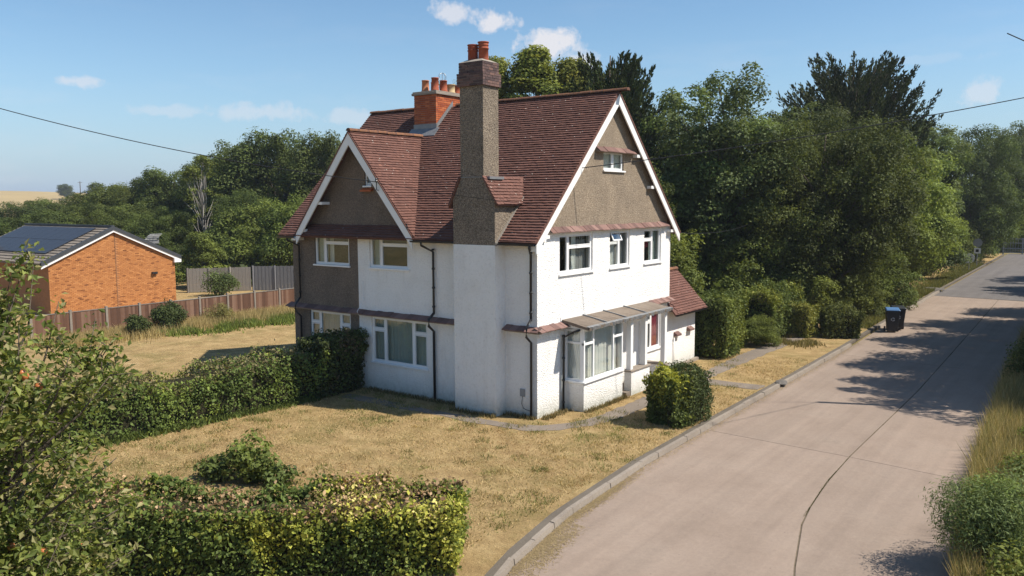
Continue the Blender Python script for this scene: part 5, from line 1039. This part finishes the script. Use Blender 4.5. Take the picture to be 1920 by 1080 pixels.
hedge('rounded_bush', 'broad rounded olive green bush beside the wheelie bins', [(2.55, 20.9), (3.3, 21.2), (3.6, 21.4)], 2.2, 1.50, 18000, .075, pal([(-9, A3(.082, .094, .026)), (.15, A3(.12, .13, .032)), (.8, A3(.13, .12, .035))], 130), 131, cat='bush', rough=.14, ex=.7, hf=lambda s: .8+.2*np.sin(np.clip(s/1.15, 0, 1)*np.pi))
hedge('clipped_bush', 'dark green clipped bush beside the front path near the kerb', [(3.45, 1.95), (3.52, 2.45), (3.56, 2.95)], 1.30, 1.58, 18000, .055, pal([(-9, A3(.062, .078, .026)), (.2, A3(.095, .110, .032)), (.85, A3(.12, .095, .04))], 140), 141, cat='bush', rough=.15, ex=.62, hf=lambda s: .9+.1*np.sin(np.clip(s/1.1, 0, 1)*np.pi))
hedge('variegated_bush', 'yellow variegated bush in front of the dark clipped bush by the path', [(3.34, 1.50), (3.42, 1.80)], 1.15, 1.42, 9000, .085, pal([(-9, A3(.085, .105, .026)), (.0, A3(.20, .21, .035)), (.5, A3(.40, .38, .06))], 150), 151, cat='bush', rough=.22, ex=.7)
def shrub(name, label, x, y, z0, R, H, n, leaf, cols, seed, cat='bush', group=None, mat='hedge_leaf', nc=26, flat=.9, asp=.6):
    rng = np.random.default_rng(seed); C = []
    for _ in range(nc): dd = sph(rng, 1)[0]; q = rng.uniform(.1, 1)**.5; C.append(A3(x+dd[0]*R*.72*q, y+dd[1]*R*.72*q, z0+H*(.42+.36*dd[2]*q)))
    V, T = crown_from_clumps(rng, np.array(C), R*.34*rng.uniform(.7, 1.3, nc), n/nc, leaf, cols, asp, flat); V[:, 2] = np.maximum(V[:, 2], z0+.01)
    e = thing(name, label, cat, (x, y, z0), group); part('foliage', np_mesh('foliage', V, 4, mat, T), None, e)
    m = MB()
    for c in C[::2]: m.tube([(x+rng.normal(0, .05), y+rng.normal(0, .05), z0-.03), tuple((A3(x, y, z0)+c)/2+A3(0, 0, .05)), tuple(c)], [.018, .012, .004], 4)
    part('stems', m, 'twig', e); return e
shrub('bramble_bush', 'small leafy bramble bush alone on the dry lawn', -2.35, -8.35, 0, .80, 1.15, 1500, .12, (MG*.9, LG*1.1), 160)
shrub('bramble_bush', 'low trailing bramble at the left foot of the lawn bramble bush', -3.2, -8.75, 0, .65, .55, 800, .11, (DG*1.2, MG*1.1), 161)
shrub('bramble_bush', 'low ragged bramble at the right foot of the lawn bramble bush', -1.55, -8.2, 0, .55, .5, 600, .11, (DG*1.2, MG*1.1), 162)
shrub('ball_shrub', 'larger dark ball shaped conifer shrub in front of the board fence', -24.9, 3.3, 0, 1.05, 1.75, 6500, .10, (DG*.75, DG*1.05), 163, 'shrub', 'ball shrubs by the fence', nc=40)
shrub('ball_shrub', 'smaller dark ball shaped conifer shrub in front of the board fence', -24.6, 1.45, 0, .75, 1.3, 4000, .10, (DG*.85, DG*1.2), 164, 'shrub', 'ball shrubs by the fence', nc=34)
shrub('laurel_shrub', 'low bluish shrub in front of the pale far fence', -36.6, 14.4, 0, 1.6, 1.9, 3500, .13, (BG*1.1, MG*.95), 165, 'shrub', None, 'leaf')
shrub('verge_bush', 'feathery green bush at the lower right beside the road', 12.30, -3.6, -.05, 1.25, 1.95, 20000, .085, (MG*1.2, BG*1.7), 166, 'bush', None, 'leaf', 60, 1.15, .22)
shrub('verge_bush', 'yellow green bush at the very bottom right corner', 12.9, -5.2, -.05, .9, 1.2, 5000, .07, (MG*1.2, YG*.8), 167, 'bush', None, 'leaf', 36)
shrub('verge_bush', 'dark green bush at the right edge where tree shade meets the road', 12.0, 13.8, -.05, 1.5, 1.9, 8000, .09, (DG*1.1, MG*.9), 168, 'bush', None, 'leaf', 44)
shrub('verge_bush', 'leafy bush at the right edge between dry grass and dark bush', 12.9, 8.2, -.05, 1.2, 1.2, 5000, .08, (MG*1.1, LG*.9), 169, 'bush', None, 'leaf', 36)
for q, (x, y, R_, H_) in enumerate([(12.9, 1.4, 1.1, 1.2), (12.6, 4.8, .9, .8)]): shrub('verge_bush', ['low mid green bush on the right verge among dry grass', 'small low bush on the right verge nearest the dry grass'][q], x, y, -.05, R_, H_, 5000, .07, (MG*1.1, LG*1.0), 170+q, 'bush', None, 'leaf', 36)
shrub('ivy_tuft', 'ivy climbing the wall beside the tall end of the hedge', -7.25, -.22, 1.0, .42, 1.5, 1500, .08, (DG*1.1, MG*.9), 175, 'ivy')

# --- apple tree close to the camera on the left
def apple_tree():
    rng = np.random.default_rng(33); bx, by = 4.95, -16.95; e = thing('apple_tree', 'leafy apple tree with ripe fruit filling the near left edge', 'tree', (bx, by, 0))
    mb = MB(); mb.tube([(bx-.1, by-.1, -.1), (bx, by, .9), (bx-.05, by+.05, 1.8), (bx, by, 3.0)], [.14, .12, .10, .06], 9)
    C = []; tips = []
    for i in range(230):
        an = rng.uniform(0, 6.28); z1 = rng.uniform(1.6, 6.12); reach = np.interp(z1, [1.2, 3.0, 4.6, 5.5, 6.15], [1.15, 1.45, 1.45, 1.30, .75])*rng.uniform(.25, 1.12)
        z0 = min(3.0, max(1.0, z1-rng.uniform(.6, 1.6))); p0 = A3(bx, by, z0); p3 = A3(bx+reach*np.cos(an), by+reach*np.sin(an), z1)
        p1 = p0 + (p3-p0)*.4 + rng.normal(0, .10, 3) + A3(0, 0, .12); p2 = p0 + (p3-p0)*.75 + rng.normal(0, .08, 3) + A3(0, 0, .05)
        mb.tube([p0, p1, p2, p3], [.030, .018, .010, .004], 5); C += [(p1, p2), (p2, p3), (p2, p3)]; tips.append(p3)
        for _ in range(3):
            f = rng.uniform(.3, 1); b0 = p1 + (p3-p1)*f; b1 = b0 + rng.normal(0, .24, 3) + A3(0, 0, .08); mb.tube([b0, b1], [.008, .003], 4); C += [(b0, b1), (b0, b1)]
    part('trunk', mb, 'bark', e, True)
    Ps = []; Ns = []; 
    for a, b in C:
        n = rng.integers(16, 25); s = rng.uniform(0.05, 1.05, n)[:, None]; P = a + (b-a)*s + rng.normal(0, .055, (n, 3)); Ps.append(P); Ns.append(rng.normal(0, .6, (n, 3)) + A3(0, 0, .8))
    P = np.concatenate(Ps); N = np.concatenate(Ns); n = len(P)
    # each leaf is a folded blade of two faces
    N /= np.linalg.norm(N, axis=1, keepdims=True); t = rng.normal(0, 1, (n, 3)); t[:, 2] -= .25; t -= N*np.sum(t*N, 1, keepdims=True); t /= np.linalg.norm(t, axis=1, keepdims=True); b = np.cross(N, t); s = (.082*rng.uniform(.6, 1.3, n))[:, None]
    base, tip = P, P + t*s - N*s*.12; lft = P + t*s*.45 + b*s*.30 + N*s*.12; rgt = P + t*s*.45 - b*s*.30 + N*s*.12; V = np.empty((n, 2, 3, 3)); V[:, 0] = np.stack([base, lft, tip], 1); V[:, 1] = np.stack([base, tip, rgt], 1)
    col = np.where((rng.random(n) < .22)[:, None], A3(.34, .33, .15), np.where((rng.random(n) < .40)[:, None], A3(.235, .28, .07), A3(.135, .185, .048)))*rng.uniform(.65, 1.3, (n, 1)); part('crown', np_mesh('crown', V.reshape(-1, 3), 3, 'apple_leaf', np.repeat(col, 2, 0)), None, e)
    am = MB().lathe((0, 0, 0), [(.004, -.028), (.018, -.034), (.032, -.018), (.036, .004), (.030, .024), (.016, .032), (.004, .026)], 12).mesh('apple', True); am.materials.append(M['apple'])
    for i in rng.choice(len(C), 70, replace=False): p = C[i][1] - A3(0, 0, .07); piece('apple', am, e, tuple(p), (rng.uniform(-.3, .3), rng.uniform(-.3, .3), rng.uniform(0, 6)))
apple_tree()

# --- grasses (countless: one object each)
def grass(name, label, P, hgt, wid, cols, seed, lean=.6):
    rng = np.random.default_rng(seed); n = len(P); k = rng.uniform(0, 1, (n, 1)); T = (cols[0] + (cols[1]-cols[0])*k)*rng.uniform(.7, 1.25, (n, 1))
    o = part(name, np_mesh(name, blades(rng, P, hgt, wid, lean), 3, 'grass_blade', T), None, None); tag(o, label, 'grass', None, 'stuff'); return o
rng = np.random.default_rng(44); n = 170000; x = rng.uniform(-9, 4.2, n); y = rng.uniform(-14, 14, n); 
onpath = ((y > -1.6) & (y < .0) & (x < .3) & (x > -7)) | ((x > 1.1) & (x < 2.2) & (y > -1.2)) | ((y > 7.2) & (y < 8.6) & (x > 1.1)) | ((x > -.3) & (x < 1.3) & (y > -1.2) & (y < .2))
inhouse = (x < .9) & (y > -.05); lx = np.interp(y, [p[1] for p in LEFT], [p[0] for p in LEFT])-.30+rng.exponential(.05, n)
P = np.stack([x, y, np.zeros(n)], 1); edge = pn(P, 3.0, 45)
keep = ~inhouse & (x < lx) & (~onpath | (rng.random(n) < .10)) & (rng.random(n) < .55+.4*edge); P = P[keep]
gcol = pn(P, .9, 46) + rng.normal(0, .35, len(P)); T = np.where((gcol > .62)[:, None], A3(.165, .165, .050), np.where((gcol < -.5)[:, None], A3(.36, .23, .11), A3(.47, .35, .18)))*rng.uniform(.6, 1.3, (len(P), 1))
V1 = blades(rng, P, .05, .02, 2.2)
nt_ = 1500; tc = np.stack([rng.uniform(-8, 4.1, nt_), rng.uniform(-13, 13, nt_), np.zeros(nt_)], 1); tl = np.interp(tc[:, 1], [p[1] for p in LEFT], [p[0] for p in LEFT])-.25
tc = tc[(tc[:, 0] < tl) & ~((tc[:, 0] < .9) & (tc[:, 1] > -.05)) & (pn(tc, .8, 57) + rng.normal(0, .4, nt_) > .1)]; k = 46; P2 = np.repeat(tc, k, 0) + np.concatenate([rng.normal(0, .13, (len(tc)*k, 2)), np.zeros((len(tc)*k, 1))], 1)
tcol = np.where((rng.random(len(tc)) < .65)[:, None], A3(.21, .205, .07), A3(.46, .34, .17))*rng.uniform(.75, 1.2, (len(tc), 1)); T2 = np.repeat(tcol, k, 0)*rng.uniform(.75, 1.25, (len(P2), 1)); V2 = blades(rng, P2, .085, .02, 1.3)
o = part('lawn_grass', np_mesh('lawn_grass', np.concatenate([V1, V2]), 3, 'grass_blade', np.concatenate([T, T2])), None, None); tag(o, 'short parched straw coloured grass of the lawn', 'grass', None, 'stuff')
n = 26000; y = rng.uniform(-3, 13, n); x = -25.2 + rng.normal(0, .8, n); P = np.stack([x, y, np.zeros(n)], 1); P = P[(P[:, 0] > -26.3) & (pn(P, 1.2, 47) > -.5)]
grass('tall_grass', 'tall dry grass along the foot of the board fence', P, .50, .030, (A3(.36, .27, .12), A3(.55, .43, .21)), 48, .7)
n = 16000; y = rng.uniform(2.0, 13.5, n); x = -23.9 + rng.normal(0, .7, n) + .1*(y-5) + .35*np.sin(y*1.7) + .2*np.sin(y*4.1); P = np.stack([x, y, np.zeros(n)], 1)
shrub('weed_clump', 'pale tall weeds in front of the fence right of the ball shrubs', -25.2, 6.4, 0, 1.1, 1.15, 2600, .10, (A3(.30, .26, .10), A3(.20, .20, .06)), 181, 'weeds', None, 'leaf', 30, 1.0, .35)
grass('nettles', 'low green nettles and weeds between tall grass and track', P[pn(P, 2.0, 58) > -.35], .30, .07, (MG*1.0, LG*1.25), 49, .9)
n = 80000; y = rng.uniform(-9, 40, n); x = np.interp(y, [p[1] for p in RIGHT], [p[0] for p in RIGHT]) + .12 + np.abs(rng.normal(0, 1.3, n)); P = np.stack([x, y, np.full(n, -.04)], 1); P = P[pn(P, 1.1, 50) + rng.normal(0, .3, len(P)) > -.35]
grass('verge_grass', 'tall dry and green grass of the right hand verge', P, .62, .024, (A3(.16, .165, .05), A3(.52, .38, .19)), 51, .7)
n = 18000; y = rng.uniform(24, 75, n); x = np.interp(y, [p[1] for p in LEFT], [p[0] for p in LEFT]) - .3 - np.abs(rng.normal(0, .9, n)); P = np.stack([x, y, np.zeros(n)], 1)
grass('lane_grass', 'short green grass on the left bank of the lane past the bins', P, .22, .05, (A3(.09, .11, .03), A3(.24, .21, .08)), 52, .8)
n = 12000; t = rng.uniform(0, 1, n); x = -8.35-.9*t + .72 + np.abs(rng.normal(0, .18, n)); y = -2.2-10*t; P = np.stack([x, y, np.zeros(n)], 1)
grass('ivy_fringe', 'green ivy and weeds fringing the foot of the boundary hedge', P, .16, .07, (DG*1.4, LG*.9), 53, 1.2)
n = 9000; x = rng.normal(2.1, .55, n); y = rng.normal(18.9, .8, n); P = np.stack([x, y, np.zeros(n)], 1)
grass('path_weeds', 'dry weeds at the end of the path before the rounded bush', P[pn(P, 1.5, 54) > -.2], .22, .05, (A3(.13, .12, .04), A3(.33, .25, .12)), 55, .8)
n = 2600; y = np.concatenate([rng.uniform(-7, -.05, 0), rng.uniform(.0, 4, 900)]); x = .12+rng.random(len(y))*.2; P1 = np.stack([np.where((y > 1.4), .85, x)+rng.normal(0, .05, len(y)), y, np.zeros(len(y))], 1); xx = rng.uniform(-7, .0, 1700); P2 = np.stack([xx, -.06-np.abs(rng.normal(0, .1, 1700))-np.where((xx > -2.85) & (xx < -1.1), .5, 0), np.zeros(1700)], 1)
grass('wall_weeds', 'weeds and dry grass along the foot of the house walls', np.concatenate([P1, P2]), .14, .03, (A3(.09, .10, .035), A3(.34, .26, .13)), 56, .8)
# floor of the woods: a dense low understorey
rng = np.random.default_rng(60); n = 30000; x = rng.uniform(-110, -40, n); y = 8 + rng.uniform(0, 1, n)*34 + (x+60)*-.05; P = np.stack([x, y, np.zeros(n)], 1)
z = np.abs(rng.normal(0, .9, n)); P[:, 2] = np.minimum(z, 2.4); keep = (P[:, 0] < -46) | (P[:, 1] > 19); P = P[keep]; n = len(P)
o = part('undergrowth', np_mesh('undergrowth', leafquads(rng, P, sph(rng, n)+A3(0, 0, .6), np.full(n, .55), .7), 4, 'leaf', (DG*.9)*rng.uniform(.6, 1.6, (n, 1))), None, None); tag(o, 'dark undergrowth along the floor of the left wood', 'undergrowth', None, 'stuff')
n = 26000; y = rng.uniform(19, 75, n); x = np.interp(y, [19, 30, 75], [-1.2, .6, .4]) - np.abs(rng.normal(0, 4.2, n)) ; P = np.stack([x, y, np.minimum(np.abs(rng.normal(0, .8, n)), 2.2)], 1); n = len(P)
o = part('undergrowth', np_mesh('undergrowth', leafquads(rng, P, sph(rng, n)+A3(0, 0, .6), np.full(n, .34), .7), 4, 'leaf', (DG*1.0)*rng.uniform(.6, 1.6, (n, 1))), None, None); tag(o, 'dark undergrowth beneath the trees behind the hedges', 'undergrowth', None, 'stuff')

# ------------------------------------------------------------------ thin summer haze over the whole place
hm_, hnt, hb = newmat('summer_haze'); hnt.nodes.remove(hb); pv = hnt.nodes.new('ShaderNodeVolumePrincipled'); pv.inputs['Color'].default_value = (.80, .88, 1.0, 1); pv.inputs['Density'].default_value = .00030; pv.inputs['Anisotropy'].default_value = .2
hnt.links.new(pv.outputs[0], hnt.nodes['Material Output'].inputs['Volume']); M['haze'] = hm_
hz = part('haze', MB().box(-1510, 1510, -1510, 1510, -1.2, 19.6), 'haze', None, kind='stuff'); tag(hz, 'thin pale summer haze lying over the whole place', 'haze')
